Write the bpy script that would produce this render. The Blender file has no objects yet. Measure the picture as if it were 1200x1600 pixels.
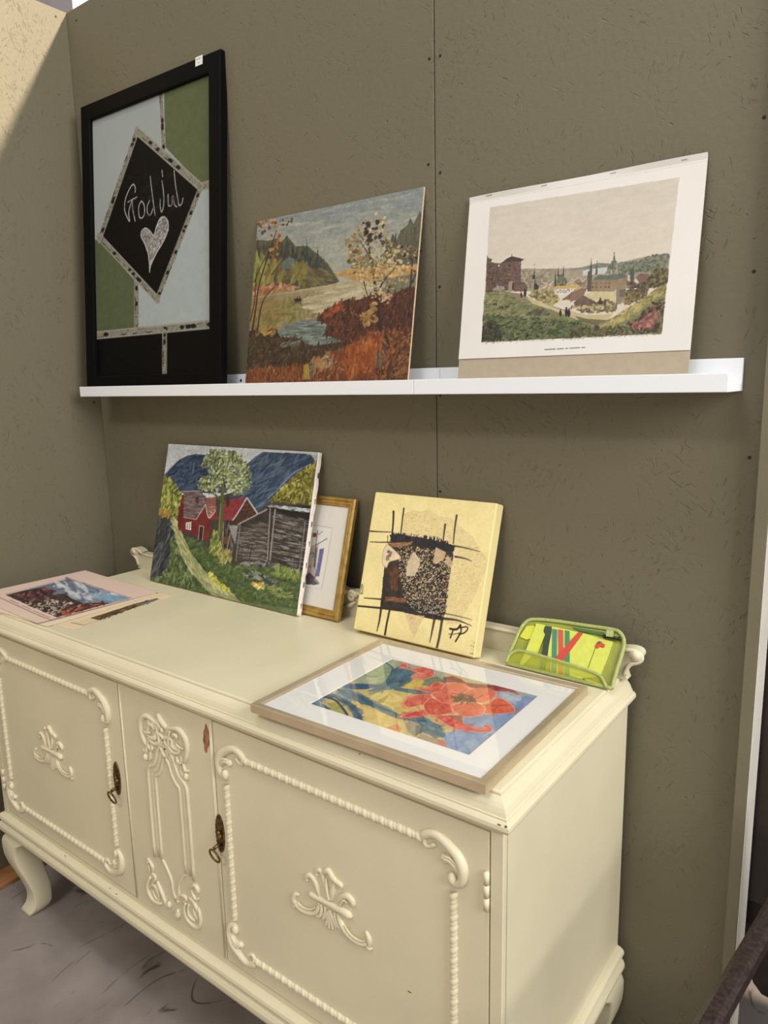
import bpy, bmesh, math, random
import numpy as np
from mathutils import Vector, Matrix

random.seed(7)
RNG = np.random.default_rng(11)
SC = bpy.context.scene
COL = SC.collection

# ------------------------------------------------------------------ camera
CAM_F = 1130.14                      # focal length in pixels of the 1200x1600 frame
CAM_P = np.array([2.0018, -1.2442, 1.3572])
YAW, PITCH, ROLL = 0.6487, 0.1785, -0.0202

def cam_axes():
    fw = np.array([-math.sin(YAW) * math.cos(PITCH), math.cos(YAW) * math.cos(PITCH), -math.sin(PITCH)])
    r = np.cross(fw, [0, 0, 1.0]); r /= np.linalg.norm(r)
    u = np.cross(r, fw)
    r2 = r * math.cos(ROLL) + u * math.sin(ROLL)
    u2 = -r * math.sin(ROLL) + u * math.cos(ROLL)
    return r2, u2, fw
AX_R, AX_U, AX_F = cam_axes()

cam_data = bpy.data.cameras.new('camera')
cam_data.sensor_fit = 'VERTICAL'
cam_data.sensor_height = 36.0
cam_data.lens = CAM_F / 1600.0 * 36.0
cam_data.clip_start = 0.02
cam_obj = bpy.data.objects.new('camera', cam_data)
COL.objects.link(cam_obj)
M = Matrix(((AX_R[0], AX_U[0], -AX_F[0], CAM_P[0]),
            (AX_R[1], AX_U[1], -AX_F[1], CAM_P[1]),
            (AX_R[2], AX_U[2], -AX_F[2], CAM_P[2]),
            (0, 0, 0, 1)))
cam_obj.matrix_world = M
SC.camera = cam_obj

# ------------------------------------------------------------------ world, sun, hall lamp and window, added top fill, exposure
SC.view_settings.view_transform = 'Standard'
SC.view_settings.look = 'None'
SC.view_settings.exposure = -0.2
SC.view_settings.gamma = 1.0
SC.view_settings.use_curve_mapping = False

world = bpy.data.worlds.new('hall_light')
SC.world = world
world.use_nodes = True
bg = world.node_tree.nodes['Background']
bg.inputs[0].default_value = (1.0, 0.995, 0.985, 1)
bg.inputs[1].default_value = 0.48

def aim(o, d):
    o.rotation_euler = Vector(d).to_track_quat('-Z', 'Y').to_euler()

sun = bpy.data.lights.new('skylight_sun', 'SUN')
sun.energy = 9.0; sun.angle = math.radians(2.5); sun.color = (1.0, 0.86, 0.66)
sun_o = bpy.data.objects.new('skylight_sun', sun); COL.objects.link(sun_o)
aim(sun_o, (-3.2, -1.0, -1.74))

def area(name, loc, target, sx, sy, power, color):
    l = bpy.data.lights.new(name, 'AREA'); l.shape = 'RECTANGLE'
    l.size = sx; l.size_y = sy; l.energy = power; l.color = color
    o = bpy.data.objects.new(name, l); COL.objects.link(o); o.location = loc
    aim(o, Vector(target) - Vector(loc)); return o
area('hall_lamp', (1.5, -5.2, 5.45), (1.0, 0, 1.3), 1.8, 0.7, 110, (1.0, 0.98, 0.94))
area('hall_window', (4.4, -0.9, 2.5), (1.6, -0.25, 0.8), 1.8, 1.6, 140, (1.0, 0.99, 0.97))
area('top_fill_light', (1.3, -1.7, 5.6), (1.2, -0.9, 0.8), 2.4, 0.5, 62, (1.0, 0.98, 0.94))  # added fill from above, brightens the sideboard top

# ------------------------------------------------------------------ geometry of the view, to read sizes off the photograph
def ray(a, b):
    return AX_R * (a - 600) / CAM_F - AX_U * (b - 800) / CAM_F + AX_F
def onp(a, b, ax, val):
    d = ray(a, b); return CAM_P + d * ((val - CAM_P[ax]) / d[ax])
def proj(X):
    d = np.asarray(X, float) - CAM_P; z = d @ AX_F
    return np.array([600 + CAM_F * (d @ AX_R) / z, 800 - CAM_F * (d @ AX_U) / z])
def homography(src, dst):
    A = []
    for (x, y), (u, v) in zip(src, dst):
        A.append([x, y, 1, 0, 0, 0, -u * x, -u * y, -u])
        A.append([0, 0, 0, x, y, 1, -v * x, -v * y, -v])
    return np.linalg.svd(np.array(A))[2][-1].reshape(3, 3)
def hmap(H, pts):
    P = np.atleast_2d(np.asarray(pts, float))
    q = np.c_[P, np.ones(len(P))] @ H.T
    return q[:, :2] / q[:, 2:3]
def Zm(x0, y0, s):
    return lambda *pts: [(x0 + a / s, y0 + b / s) for a, b in pts]

# ------------------------------------------------------------------ materials
def lin1(c):
    c = c / 255.0
    return c / 12.92 if c <= 0.04045 else ((c + 0.055) / 1.055) ** 2.4
def lin(c): return tuple(lin1(v) for v in c[:3])
def lin_np(a):
    a = np.clip(a, 0, 255) / 255.0
    return np.where(a <= 0.04045, a / 12.92, ((a + 0.055) / 1.055) ** 2.4)

MATS = {}
def mat(name, col, rough=0.5, metal=0.0, var=0.0, vscale=30.0, bump=0.0, bscale=200.0, col2=None, spec=0.5, coat=0.0):
    if name in MATS: return MATS[name]
    m = bpy.data.materials.new(name); m.use_nodes = True
    nt = m.node_tree; b = nt.nodes['Principled BSDF']
    c = lin(col)
    b.inputs['Base Color'].default_value = (*c, 1)
    b.inputs['Roughness'].default_value = rough
    b.inputs['Metallic'].default_value = metal
    b.inputs['Specular IOR Level'].default_value = spec
    b.inputs['Coat Weight'].default_value = coat
    if var or col2 or bump:
        tc = nt.nodes.new('ShaderNodeTexCoord')
    if var or col2:
        n = nt.nodes.new('ShaderNodeTexNoise'); n.inputs['Scale'].default_value = vscale; n.inputs['Detail'].default_value = 6
        nt.links.new(tc.outputs['Object'], n.inputs['Vector'])
        r = nt.nodes.new('ShaderNodeValToRGB')
        c2 = lin(col2) if col2 else tuple(v * (1 - var) for v in c)
        r.color_ramp.elements[0].position = 0.35; r.color_ramp.elements[1].position = 0.62
        r.color_ramp.elements[0].color = (*c2, 1); r.color_ramp.elements[1].color = (*c, 1)
        nt.links.new(n.outputs['Fac'], r.inputs['Fac']); nt.links.new(r.outputs['Color'], b.inputs['Base Color'])
    if bump:
        n2 = nt.nodes.new('ShaderNodeTexNoise'); n2.inputs['Scale'].default_value = bscale; n2.inputs['Detail'].default_value = 4
        nt.links.new(tc.outputs['Object'], n2.inputs['Vector'])
        bp = nt.nodes.new('ShaderNodeBump'); bp.inputs['Strength'].default_value = bump; bp.inputs['Distance'].default_value = 0.002
        nt.links.new(n2.outputs['Fac'], bp.inputs['Height']); nt.links.new(bp.outputs['Normal'], b.inputs['Normal'])
    MATS[name] = m; return m

def osb_material(name, col, axes):
    """painted chipboard: flake marks in several directions, small pits"""
    m = bpy.data.materials.new(name); m.use_nodes = True
    nt = m.node_tree; N = nt.nodes; L = nt.links; b = N['Principled BSDF']
    b.inputs['Roughness'].default_value = 0.55; b.inputs['Specular IOR Level'].default_value = 0.35
    tc = N.new('ShaderNodeTexCoord')
    def math_(op, a, c=None, v=None):
        n = N.new('ShaderNodeMath'); n.operation = op; L.new(a, n.inputs[0])
        if c is not None: L.new(c, n.inputs[1])
        if v is not None: n.inputs[1].default_value = v
        return n.outputs[0]
    tot = None
    rot_ax = 1 if axes == 'xz' else 0
    for k, ang in enumerate((28, -35, 70, -75)):
        mp = N.new('ShaderNodeMapping'); L.new(tc.outputs['Object'], mp.inputs['Vector'])
        rot = [0, 0, 0]; rot[rot_ax] = math.radians(ang); mp.inputs['Rotation'].default_value = rot
        mp.inputs['Location'].default_value = (k * 3.1, k * 1.7, k * 2.3)
        mp.vector_type = 'POINT'
        mp2 = N.new('ShaderNodeMapping'); L.new(mp.outputs['Vector'], mp2.inputs['Vector'])
        mp2.inputs['Scale'].default_value = (38, 38, 260)
        n = N.new('ShaderNodeTexNoise'); n.inputs['Scale'].default_value = 1.0; n.inputs['Detail'].default_value = 2; n.inputs['Roughness'].default_value = 0.6
        L.new(mp2.outputs['Vector'], n.inputs['Vector'])
        r = N.new('ShaderNodeMapRange'); r.inputs['From Min'].default_value = 0.64; r.inputs['From Max'].default_value = 0.74
        L.new(n.outputs['Fac'], r.inputs['Value'])
        msk = N.new('ShaderNodeTexNoise'); msk.inputs['Scale'].default_value = 9.0; msk.inputs['Detail'].default_value = 3
        mpm = N.new('ShaderNodeMapping'); mpm.inputs['Location'].default_value = (k * 7.3, k * 5.1, k * 2.9)
        L.new(tc.outputs['Object'], mpm.inputs['Vector']); L.new(mpm.outputs['Vector'], msk.inputs['Vector'])
        r2 = N.new('ShaderNodeMapRange'); r2.inputs['From Min'].default_value = 0.50; r2.inputs['From Max'].default_value = 0.60
        L.new(msk.outputs['Fac'], r2.inputs['Value'])
        o = math_('MULTIPLY', r.outputs[0], r2.outputs[0])
        tot = o if tot is None else math_('MAXIMUM', tot, o)
    vo = N.new('ShaderNodeTexNoise'); vo.inputs['Scale'].default_value = 75; vo.inputs['Detail'].default_value = 1
    L.new(tc.outputs['Object'], vo.inputs['Vector'])
    pr = N.new('ShaderNodeMapRange'); pr.inputs['From Min'].default_value = 0.735; pr.inputs['From Max'].default_value = 0.78
    L.new(vo.outputs['Fac'], pr.inputs['Value'])
    tot = math_('MAXIMUM', tot, pr.outputs[0])
    fine = N.new('ShaderNodeTexNoise'); fine.inputs['Scale'].default_value = 95; fine.inputs['Detail'].default_value = 5
    L.new(tc.outputs['Object'], fine.inputs['Vector'])
    hgt = math_('SUBTRACT', math_('MULTIPLY', fine.outputs['Fac'], v=0.48), tot)
    bp = N.new('ShaderNodeBump'); bp.inputs['Strength'].default_value = 0.9; bp.inputs['Distance'].default_value = 0.0014
    L.new(hgt, bp.inputs['Height']); L.new(bp.outputs['Normal'], b.inputs['Normal'])
    big = N.new('ShaderNodeTexNoise'); big.inputs['Scale'].default_value = 3; big.inputs['Detail'].default_value = 4
    L.new(tc.outputs['Object'], big.inputs['Vector'])
    mixc = N.new('ShaderNodeMix'); mixc.data_type = 'RGBA'
    c = lin(col)
    mixc.inputs['A'].default_value = (*[v * 0.94 for v in c], 1); mixc.inputs['B'].default_value = (*[v * 1.05 for v in c], 1)
    L.new(big.outputs['Fac'], mixc.inputs['Factor'])
    mix2 = N.new('ShaderNodeMix'); mix2.data_type = 'RGBA'
    L.new(math_('MULTIPLY', tot, v=0.07), mix2.inputs['Factor'])
    L.new(mixc.outputs['Result'], mix2.inputs['A']); mix2.inputs['B'].default_value = (*[v * 0.45 for v in c], 1)
    L.new(mix2.outputs['Result'], b.inputs['Base Color'])
    return m

def paint_material(name, rough=0.5, spec=0.4):
    m = bpy.data.materials.new(name); m.use_nodes = True
    nt = m.node_tree; b = nt.nodes['Principled BSDF']
    a = nt.nodes.new('ShaderNodeAttribute'); a.attribute_name = 'paint'
    nt.links.new(a.outputs['Color'], b.inputs['Base Color'])
    b.inputs['Roughness'].default_value = rough; b.inputs['Specular IOR Level'].default_value = spec
    return m

def glass_material(name, tint=(255, 255, 255), f=1.0):
    m = bpy.data.materials.new(name); m.use_nodes = True
    nt = m.node_tree; N = nt.nodes; L = nt.links
    N.remove(N['Principled BSDF']); out = N['Material Output']
    t = N.new('ShaderNodeBsdfTransparent'); t.inputs[0].default_value = (*lin(tint), 1)
    g = N.new('ShaderNodeBsdfGlossy'); g.inputs['Roughness'].default_value = 0.02
    fr = N.new('ShaderNodeFresnel'); fr.inputs['IOR'].default_value = 1.46
    geo = N.new('ShaderNodeNewGeometry'); ior = N.new('ShaderNodeMapRange')      # leaving the pane: the inverse ratio
    ior.inputs['To Min'].default_value = 1.46; ior.inputs['To Max'].default_value = 1 / 1.46
    L.new(geo.outputs['Backfacing'], ior.inputs['Value']); L.new(ior.outputs[0], fr.inputs['IOR'])
    mx = N.new('ShaderNodeMixShader'); L.new(fr.outputs[0], mx.inputs[0]); L.new(t.outputs[0], mx.inputs[1]); L.new(g.outputs[0], mx.inputs[2])
    L.new(mx.outputs[0], out.inputs[0]); return m

# ------------------------------------------------------------------ mesh helpers
class MB:
    def __init__(s): s.v = []; s.f = []; s.sm = []
    def add(s, vs, fs, smooth=False):
        o = len(s.v); s.v += [tuple(map(float, p)) for p in vs]
        s.f += [tuple(i + o for i in f) for f in fs]; s.sm += [smooth] * len(fs); return s
    def box(s, x0, x1, y0, y1, z0, z1, bev=0.0, seg=2):
        if not bev:
            vs = [(x0, y0, z0), (x1, y0, z0), (x1, y1, z0), (x0, y1, z0), (x0, y0, z1), (x1, y0, z1), (x1, y1, z1), (x0, y1, z1)]
            return s.add(vs, [(0, 3, 2, 1), (4, 5, 6, 7), (0, 1, 5, 4), (1, 2, 6, 5), (2, 3, 7, 6), (3, 0, 4, 7)])
        bm = bmesh.new(); bmesh.ops.create_cube(bm, size=1)
        for v in bm.verts:
            v.co = ((x0 + x1) / 2 + v.co.x * (x1 - x0), (y0 + y1) / 2 + v.co.y * (y1 - y0), (z0 + z1) / 2 + v.co.z * (z1 - z0))
        bmesh.ops.bevel(bm, geom=bm.edges[:], offset=bev, segments=seg, affect='EDGES', profile=0.5)
        bm.verts.index_update()
        s.add([v.co[:] for v in bm.verts], [[v.index for v in f.verts] for f in bm.faces], False); bm.free(); return s
    def prism(s, pts, a, b, put):
        """pts 2D outline, extruded between depth a and b; put(x, y, depth) -> 3D"""
        n = len(pts)
        vs = [put(x, y, a) for x, y in pts] + [put(x, y, b) for x, y in pts]
        fs = [tuple(range(n)), tuple(range(2 * n - 1, n - 1, -1))] + [(i, i + n, (i + 1) % n + n, (i + 1) % n) for i in range(n)]
        return s.add(vs, fs)
    def tube(s, pts, rad, seg=8, flat=None, cap=True, closed=False):
        """round sweep; flat=(axis, factor) squashes it along a world axis"""
        P = [Vector(p) for p in pts]; n = len(P)
        R = rad if isinstance(rad, (list, tuple)) else [rad] * n
        vs = []; fs = []; ref = None
        for i in range(n):
            if closed: t = P[(i + 1) % n] - P[i - 1]
            else: t = P[min(i + 1, n - 1)] - P[max(i - 1, 0)]
            if t.length < 1e-9: t = Vector((0, 0, 1))
            t.normalize()
            if ref is None:
                ref = Vector((0, 1, 0)) if abs(t.y) < 0.9 else Vector((1, 0, 0))
            a = (ref - t * ref.dot(t)); a.normalize(); ref = a; b = t.cross(a)
            for k in range(seg):
                an = 2 * math.pi * k / seg
                d = a * math.cos(an) + b * math.sin(an)
                d = d * R[i]
                if flat: d[flat[0]] *= flat[1]
                vs.append((P[i] + d)[:])
        m = n if closed else n - 1
        for i in range(m):
            j = (i + 1) % n
            for k in range(seg):
                k2 = (k + 1) % seg
                fs.append((i * seg + k, i * seg + k2, j * seg + k2, j * seg + k))
        if cap and not closed:
            fs.append(tuple(range(seg - 1, -1, -1))); fs.append(tuple((n - 1) * seg + k for k in range(seg)))
        return s.add(vs, fs, True)
    def ball(s, c, r, seg=10, rings=6, sc=(1, 1, 1)):
        vs = []; fs = []
        for i in range(rings + 1):
            th = math.pi * i / rings
            for k in range(seg):
                ph = 2 * math.pi * k / seg
                vs.append((c[0] + r * sc[0] * math.sin(th) * math.cos(ph), c[1] + r * sc[1] * math.sin(th) * math.sin(ph), c[2] + r * sc[2] * math.cos(th)))
        for i in range(rings):
            for k in range(seg):
                k2 = (k + 1) % seg
                fs.append((i * seg + k, (i + 1) * seg + k, (i + 1) * seg + k2, i * seg + k2))
        return s.add(vs, fs, True)
    def loft(s, secs, smooth=True, cap=True):
        n = len(secs[0]); vs = [p for q in secs for p in q]; fs = []
        for i in range(len(secs) - 1):
            for k in range(n):
                k2 = (k + 1) % n
                fs.append((i * n + k, i * n + k2, (i + 1) * n + k2, (i + 1) * n + k))
        if cap:
            fs.append(tuple(range(n - 1, -1, -1))); fs.append(tuple((len(secs) - 1) * n + k for k in range(n)))
        return s.add(vs, fs, smooth)
    def build(s, name, material, parent=None, fix=True):
        me = bpy.data.meshes.new(name); me.from_pydata(s.v, [], s.f); me.update()
        if fix:
            bm = bmesh.new(); bm.from_mesh(me)
            bmesh.ops.recalc_face_normals(bm, faces=bm.faces[:]); bm.to_mesh(me); bm.free()
        me.polygons.foreach_set('use_smooth', s.sm)
        me.materials.append(material)
        o = bpy.data.objects.new(name, me); COL.objects.link(o)
        if parent: o.parent = parent
        return o

def tag(o, label=None, cat=None, group=None, kind=None):
    if label: o['label'] = label
    if cat: o['category'] = cat
    if group: o['group'] = group
    if kind: o['kind'] = kind
    return o
def empty(name, loc=(0, 0, 0), rot=(0, 0, 0)):
    o = bpy.data.objects.new(name, None); COL.objects.link(o); o.location = loc; o.rotation_euler = rot
    o.empty_display_size = 0.05; return o
def share(o, name, parent, loc=(0, 0, 0), scale=(1, 1, 1), rot=(0, 0, 0)):
    c = o.copy(); c.name = name; COL.objects.link(c); c.parent = parent; c.location = loc; c.scale = scale; c.rotation_euler = rot; return c
def smooth_path(pts, n=6):
    """Catmull-Rom through the points (any dimension)"""
    P = [np.asarray(p, float) for p in pts]; out = []
    for i in range(len(P) - 1):
        p0 = P[max(i - 1, 0)]; p1 = P[i]; p2 = P[i + 1]; p3 = P[min(i + 2, len(P) - 1)]
        for k in range(n):
            t = k / n
            out.append(0.5 * ((2 * p1) + (-p0 + p2) * t + (2 * p0 - 5 * p1 + 4 * p2 - p3) * t * t + (-p0 + 3 * p1 - 3 * p2 + p3) * t ** 3))
    out.append(P[-1]); return out

# ================================================================== THE PLACE
WALL_TOP = 2.371
OLIVE = (111, 104, 84)
osb_back = osb_material('olive_chipboard_back', OLIVE, 'xz')
osb_left = osb_material('olive_chipboard_left', OLIVE, 'yz')
olive_trim = mat('olive_trim_paint', (114, 107, 86), 0.5, var=0.06, vscale=12, bump=0.25, bscale=90)
white_paint = mat('white_trim_paint', (212, 207, 194), 0.45, var=0.08, vscale=14, bump=0.2, bscale=80)
dark_metal = mat('dark_screw_metal', (52, 46, 38), 0.5, 0.6)

def floor_material():
    m = bpy.data.materials.new('scuffed_concrete'); m.use_nodes = True
    nt = m.node_tree; N = nt.nodes; L = nt.links; b = N['Principled BSDF']; b.inputs['Roughness'].default_value = 0.5
    tc = N.new('ShaderNodeTexCoord')
    n = N.new('ShaderNodeTexNoise'); n.inputs['Scale'].default_value = 7; n.inputs['Detail'].default_value = 8
    L.new(tc.outputs['Object'], n.inputs['Vector'])
    r = N.new('ShaderNodeValToRGB'); e = r.color_ramp.elements
    e[0].position = 0.3; e[0].color = (*lin((130, 119, 113)), 1); e[1].position = 0.7; e[1].color = (*lin((157, 146, 140)), 1)
    L.new(n.outputs['Fac'], r.inputs['Fac'])
    # thin scratches and cracks
    prev = r.outputs['Color']
    for k, (sc, th, ang) in enumerate(((6.0, 0.010, 0.35), (5.0, 0.009, -0.95), (8.0, 0.012, 1.9))):
        mp = N.new('ShaderNodeMapping'); mp.inputs['Rotation'].default_value = (0, 0, ang); mp.inputs['Scale'].default_value = (1, 0.35, 1)
        mp.inputs['Location'].default_value = (k * 2.1, k * 3.3, 0)
        L.new(tc.outputs['Object'], mp.inputs['Vector'])
        w = N.new('ShaderNodeTexNoise'); w.inputs['Scale'].default_value = sc; w.inputs['Detail'].default_value = 1
        L.new(mp.outputs['Vector'], w.inputs['Vector'])
        s1 = N.new('ShaderNodeMath'); s1.operation = 'SUBTRACT'; s1.inputs[1].default_value = 0.5; L.new(w.outputs['Fac'], s1.inputs[0])
        s2 = N.new('ShaderNodeMath'); s2.operation = 'ABSOLUTE'; L.new(s1.outputs[0], s2.inputs[0])
        mr = N.new('ShaderNodeMapRange'); mr.inputs['From Min'].default_value = 0; mr.inputs['From Max'].default_value = th * 0.5
        mr.inputs['To Min'].default_value = 1; mr.inputs['To Max'].default_value = 0; L.new(s2.outputs[0], mr.inputs['Value'])
        g = N.new('ShaderNodeTexNoise'); g.inputs['Scale'].default_value = 11 + 5 * k; g.inputs['Detail'].default_value = 4
        L.new(mp.outputs['Vector'], g.inputs['Vector'])
        gr = N.new('ShaderNodeMapRange'); gr.inputs['From Min'].default_value = 0.55; gr.inputs["From Max"].default_value = 0.61; L.new(g.outputs['Fac'], gr.inputs['Value'])
        mm = N.new('ShaderNodeMath'); mm.operation = 'MULTIPLY'; L.new(mr.outputs[0], mm.inputs[0]); L.new(gr.outputs[0], mm.inputs[1])
        mx = N.new('ShaderNodeMix'); mx.data_type = 'RGBA'; L.new(mm.outputs[0], mx.inputs['Factor']); L.new(prev, mx.inputs['A'])
        mx.inputs['B'].default_value = (*lin((72, 62, 56)), 1); prev = mx.outputs['Result']
    L.new(prev, b.inputs['Base Color'])
    return m

tag(MB().box(-0.3, 6.0, -6.0, 4.0, -0.05, 0.0).build('floor', floor_material()), kind='structure')

# back partition: a stud frame behind with two painted boards, a fine gap between them
SEAM = 1.197
wb = MB()
for x in (0.0, 0.58, SEAM - 0.02, 1.75): wb.box(x, x + 0.045, 0.012, 0.05, 0, WALL_TOP - 0.01)
wb = wb.build('wall_back', mat('raw_stud_wood', (150, 120, 84), 0.7)); tag(wb, kind='structure')
def board(x0, x1, name='panel'):
    return MB().box(x0, x1, 0.0, 0.012, 0, WALL_TOP, 0.0012, 1).build(name, osb_back, wb)
pan_a = board(-0.012, SEAM - 0.0009); pan_b = board(SEAM + 0.0009, 1.7960)
def screw_on(parent, px, r=0.0028):
    c = onp(*px, 1, 0.0)
    vs = []; n = 10
    m = MB(); m.loft([[(c[0] + q * r * math.cos(2 * math.pi * k / n), y, c[2] + q * r * math.sin(2 * math.pi * k / n)) for k in range(n)]
                      for q, y in ((1.0, -0.0001), (0.85, -0.0009), (0.3, -0.0002))])
    m.build('screw', dark_metal, parent)
for p in ((671, 92), (669.5, 257), (119, 32), (657, 392), (150, 630)): screw_on(pan_a, p)
for p in ((688, 87), (688, 270), (668 + 20, 768), (688, 618), (672 + 15, 448), (1194, 183), (1178, 424), (1171, 715)): screw_on(pan_b, p)

wl = MB().box(-0.014, -0.0005, -2.0, 0.0, 0, WALL_TOP, 0.0012, 1).build('wall_left', osb_left); tag(wl, kind='structure')
def screw_left(px, r=0.003):
    c = onp(*px, 0, -0.0005); m = MB(); n = 10
    m.loft([[(x, c[1] + q * r * math.cos(2 * math.pi * k / n), c[2] + q * r * math.sin(2 * math.pi * k / n)) for k in range(n)]
            for q, x in ((1.0, -0.0004), (0.85, 0.0006), (0.3, -0.0002))]); m.build('screw', dark_metal, wl)
screw_left((87, 26)); screw_left((147, 629))
plank = mat('raw_pine_plank', (158, 110, 68), 0.6, col2=(128, 84, 48), vscale=16, bump=0.2, bscale=60)
tag(MB().box(0.0005, 0.070, -2.0, -0.001, 0.0, 0.014, 0.002, 1).build('baseboard_left', plank), kind='structure')

# end of the partition: olive cover strip and the white painted edge behind it
tag(MB().box(1.7945, 1.8137, -0.021, -0.0005, 0, WALL_TOP, 0.001, 1).build('trim_1', olive_trim), kind='structure')
tag(MB().box(1.8138, 1.8150, -0.0208, 0.056, 0, WALL_TOP, 0.001, 1).build('trim_2', white_paint), kind='structure')

# far pillar seen over the top of the partition
tag(MB().box(-5.10, -4.72, 3.0, 3.3, 0, 7.0).box(-5.55, -5.10, 3.1, 3.2, 4.90, 7.0).build('hall_column', mat('pale_mauve_steel', (196, 182, 184), 0.6, var=0.05)),
    'pale mauve hall column rising behind the top corner of the partition', 'column')

# ================================================================== SIDEBOARD
XL, XR, YF, YB = 0.1839, 1.6112, -0.4887, -0.0165
TOPZ = 0.834
cream = mat('cream_furniture_paint', (219, 209, 177), 0.36, var=0.07, vscale=5, bump=0.12, bscale=45, spec=0.45)
cream2 = mat('cream_carving_paint', (222, 212, 181), 0.36, var=0.04, vscale=30, spec=0.45)
brass = mat('aged_brass', (134, 110, 64), 0.40, 0.85, col2=(70, 54, 32), vscale=160, bump=0.2, bscale=300)
chip = mat('bare_wood_chip', (176, 118, 84), 0.7, col2=(120, 74, 52), vscale=90)
SB = empty('sideboard', (0.0, 0.0, 0.0))
tag(SB, 'cream painted sideboard with rope carved doors and curved legs', 'sideboard')

def rect(o, z, back=None):
    yb = YB if back is None else back
    return [(XL - o, YF - o, z), (XR + o, YF - o, z), (XR + o, yb, z), (XL - o, yb, z)]
# worktop with its moulded edge
prof = [(0.000, 0.789), (0.006, 0.7895), (0.0115, 0.792), (0.0140, 0.797), (0.0135, 0.802), (0.0105, 0.8055), (0.0075, 0.8065), (0.0075, 0.8090),
        (0.0060, 0.8100), (0.0045, 0.8140), (0.0020, 0.8190), (-0.0020, 0.8235), (-0.0065, 0.8265), (-0.0100, 0.8280), (-0.0100, 0.8315), (-0.0112, 0.8330), (-0.0130, TOPZ)]
MB().loft([rect(o, z) for o, z in prof], smooth=False).build('top', cream, SB)
# carcass
MB().box(XL, XR, YF + 0.010, YB, 0.280, 0.7895).build('body', cream, SB)
fr = MB()
fr.box(XL, 0.2045, YF, YF + 0.012, 0.280, 0.7895, 0.001, 1)
fr.box(1.5920, XR, YF, YF + 0.012, 0.280, 0.7895, 0.001, 1)
fr.box(0.2045, 1.5920, YF + 0.0006, YF + 0.012, 0.7800, 0.7895)
fr.box(0.2045, 1.5920, YF + 0.0006, YF + 0.012, 0.280, 0.2985)
fr.build('face_frame', cream, SB)
# base moulding
bprof = [(0.000, 0.2870), (0.006, 0.2855), (0.0120, 0.2810), (0.0135, 0.2755), (0.0120, 0.2705), (0.0070, 0.2670), (0.0070, 0.2640), (0.0120, 0.2600), (0.0150, 0.2530),
         (0.0150, 0.2450), (0.0120, 0.2370), (0.0060, 0.2310), (0.0020, 0.2270)]
MB().loft([rect(o, z) for o, z in bprof], smooth=False).build('base_moulding', cream, SB)
# cabriole legs
def leg(sx, sy):
    """sx, sy = which corner: -1 left/front, 1 right/back"""
    S = [(0.2285, 0.010, 0.098), (0.2200, 0.003, 0.086), (0.210, 0.000, 0.072), (0.19, 0.000, 0.066), (0.17, 0.0015, 0.0635), (0.145, 0.007, 0.0600), (0.123, 0.0145, 0.0565), (0.10, 0.022, 0.0525),
         (0.083, 0.0270, 0.0500), (0.065, 0.0315, 0.0470), (0.05, 0.033, 0.0455), (0.036, 0.0320, 0.0465), (0.022, 0.0285, 0.0490), (0.010, 0.0225, 0.0500), (0.003, 0.0185, 0.0485), (0.0, 0.0205, 0.0440)]
    secs = []
    for z, d, w in S:
        cx = (XL - 0.013 + d + w / 2) if sx < 0 else (XR + 0.013 - d - w / 2)
        cy = (YF - 0.013 + d + w / 2) if sy < 0 else (-0.0045 - d * 0.35 - w / 2)
        h = w / 2; c = h * 0.16
        sec = []
        for qx, qy in ((-1, -1), (1, -1), (1, 1), (-1, 1)):
            a, b = (qx * h, qy * (h - c)), (qx * (h - c), qy * h)
            m_ = (qx * (h - c * 0.3), qy * (h - c * 0.3))
            pts = [a, m_, b] if (qx, qy) in ((1, 1), (-1, -1)) else [b, m_, a]
            sec += [(cx + p[0], cy + p[1], z) for p in pts]
        secs.append(sec)
    MB().loft(secs, smooth=True).build('leg', cream, SB)
for sx in (-1, 1):
    for sy in (-1, 1): leg(sx, sy)

# ---------- carving helpers: strokes read off the photograph on the door plane
def fp(p, out=0.0): q = onp(p[0], p[1], 1, YF); return (q[0], YF - out, q[2])
def stroke(mb, pts, rads, out=0.0, n=5, flat=0.8, seg=8):
    P = smooth_path([(*p, r) for p, r in zip(pts, rads)], n)
    mb.tube([(p[0], YF - out, p[1]) for p in P], [max(p[2], 0.0004) for p in P], seg, flat=(1, flat))
def flatpts(pts): return [(fp(p)[0], fp(p)[2]) for p in pts]

# ---------- rope trim
def rope(mb, a, b, r0, pitch):
    a = np.array(a); b = np.array(b); L = np.linalg.norm(b - a); t = (b - a) / L; nrm = np.array([-t[1], t[0]])
    reps = max(1, round(L / pitch)); pitch = L / reps; st = 9; n = reps * st; seg = 9
    vs = []; fs = []
    for i in range(n + 1):
        s = L * i / n
        for k in range(seg):
            ph = math.pi * k / (seg - 1)                       # half round, from one side over the front to the other
            tt = (s / pitch - 0.42 * (k / (seg - 1))) % 1.0
            f = math.sin(math.pi * tt / 0.68) if tt < 0.68 else 0.62 * math.sin(math.pi * (tt - 0.68) / 0.32)
            r = r0 * (0.68 + 0.34 * math.sqrt(max(f, 0)))
            c = a + t * s + nrm * (r * math.cos(ph))
            vs.append((c[0], YF - r * 0.95 * math.sin(ph), c[1]))
    for i in range(n):
        for k in range(seg - 1):
            fs.append((i * seg + k, i * seg + k + 1, (i + 1) * seg + k + 1, (i + 1) * seg + k))
    mb.add(vs, fs, True)

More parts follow.
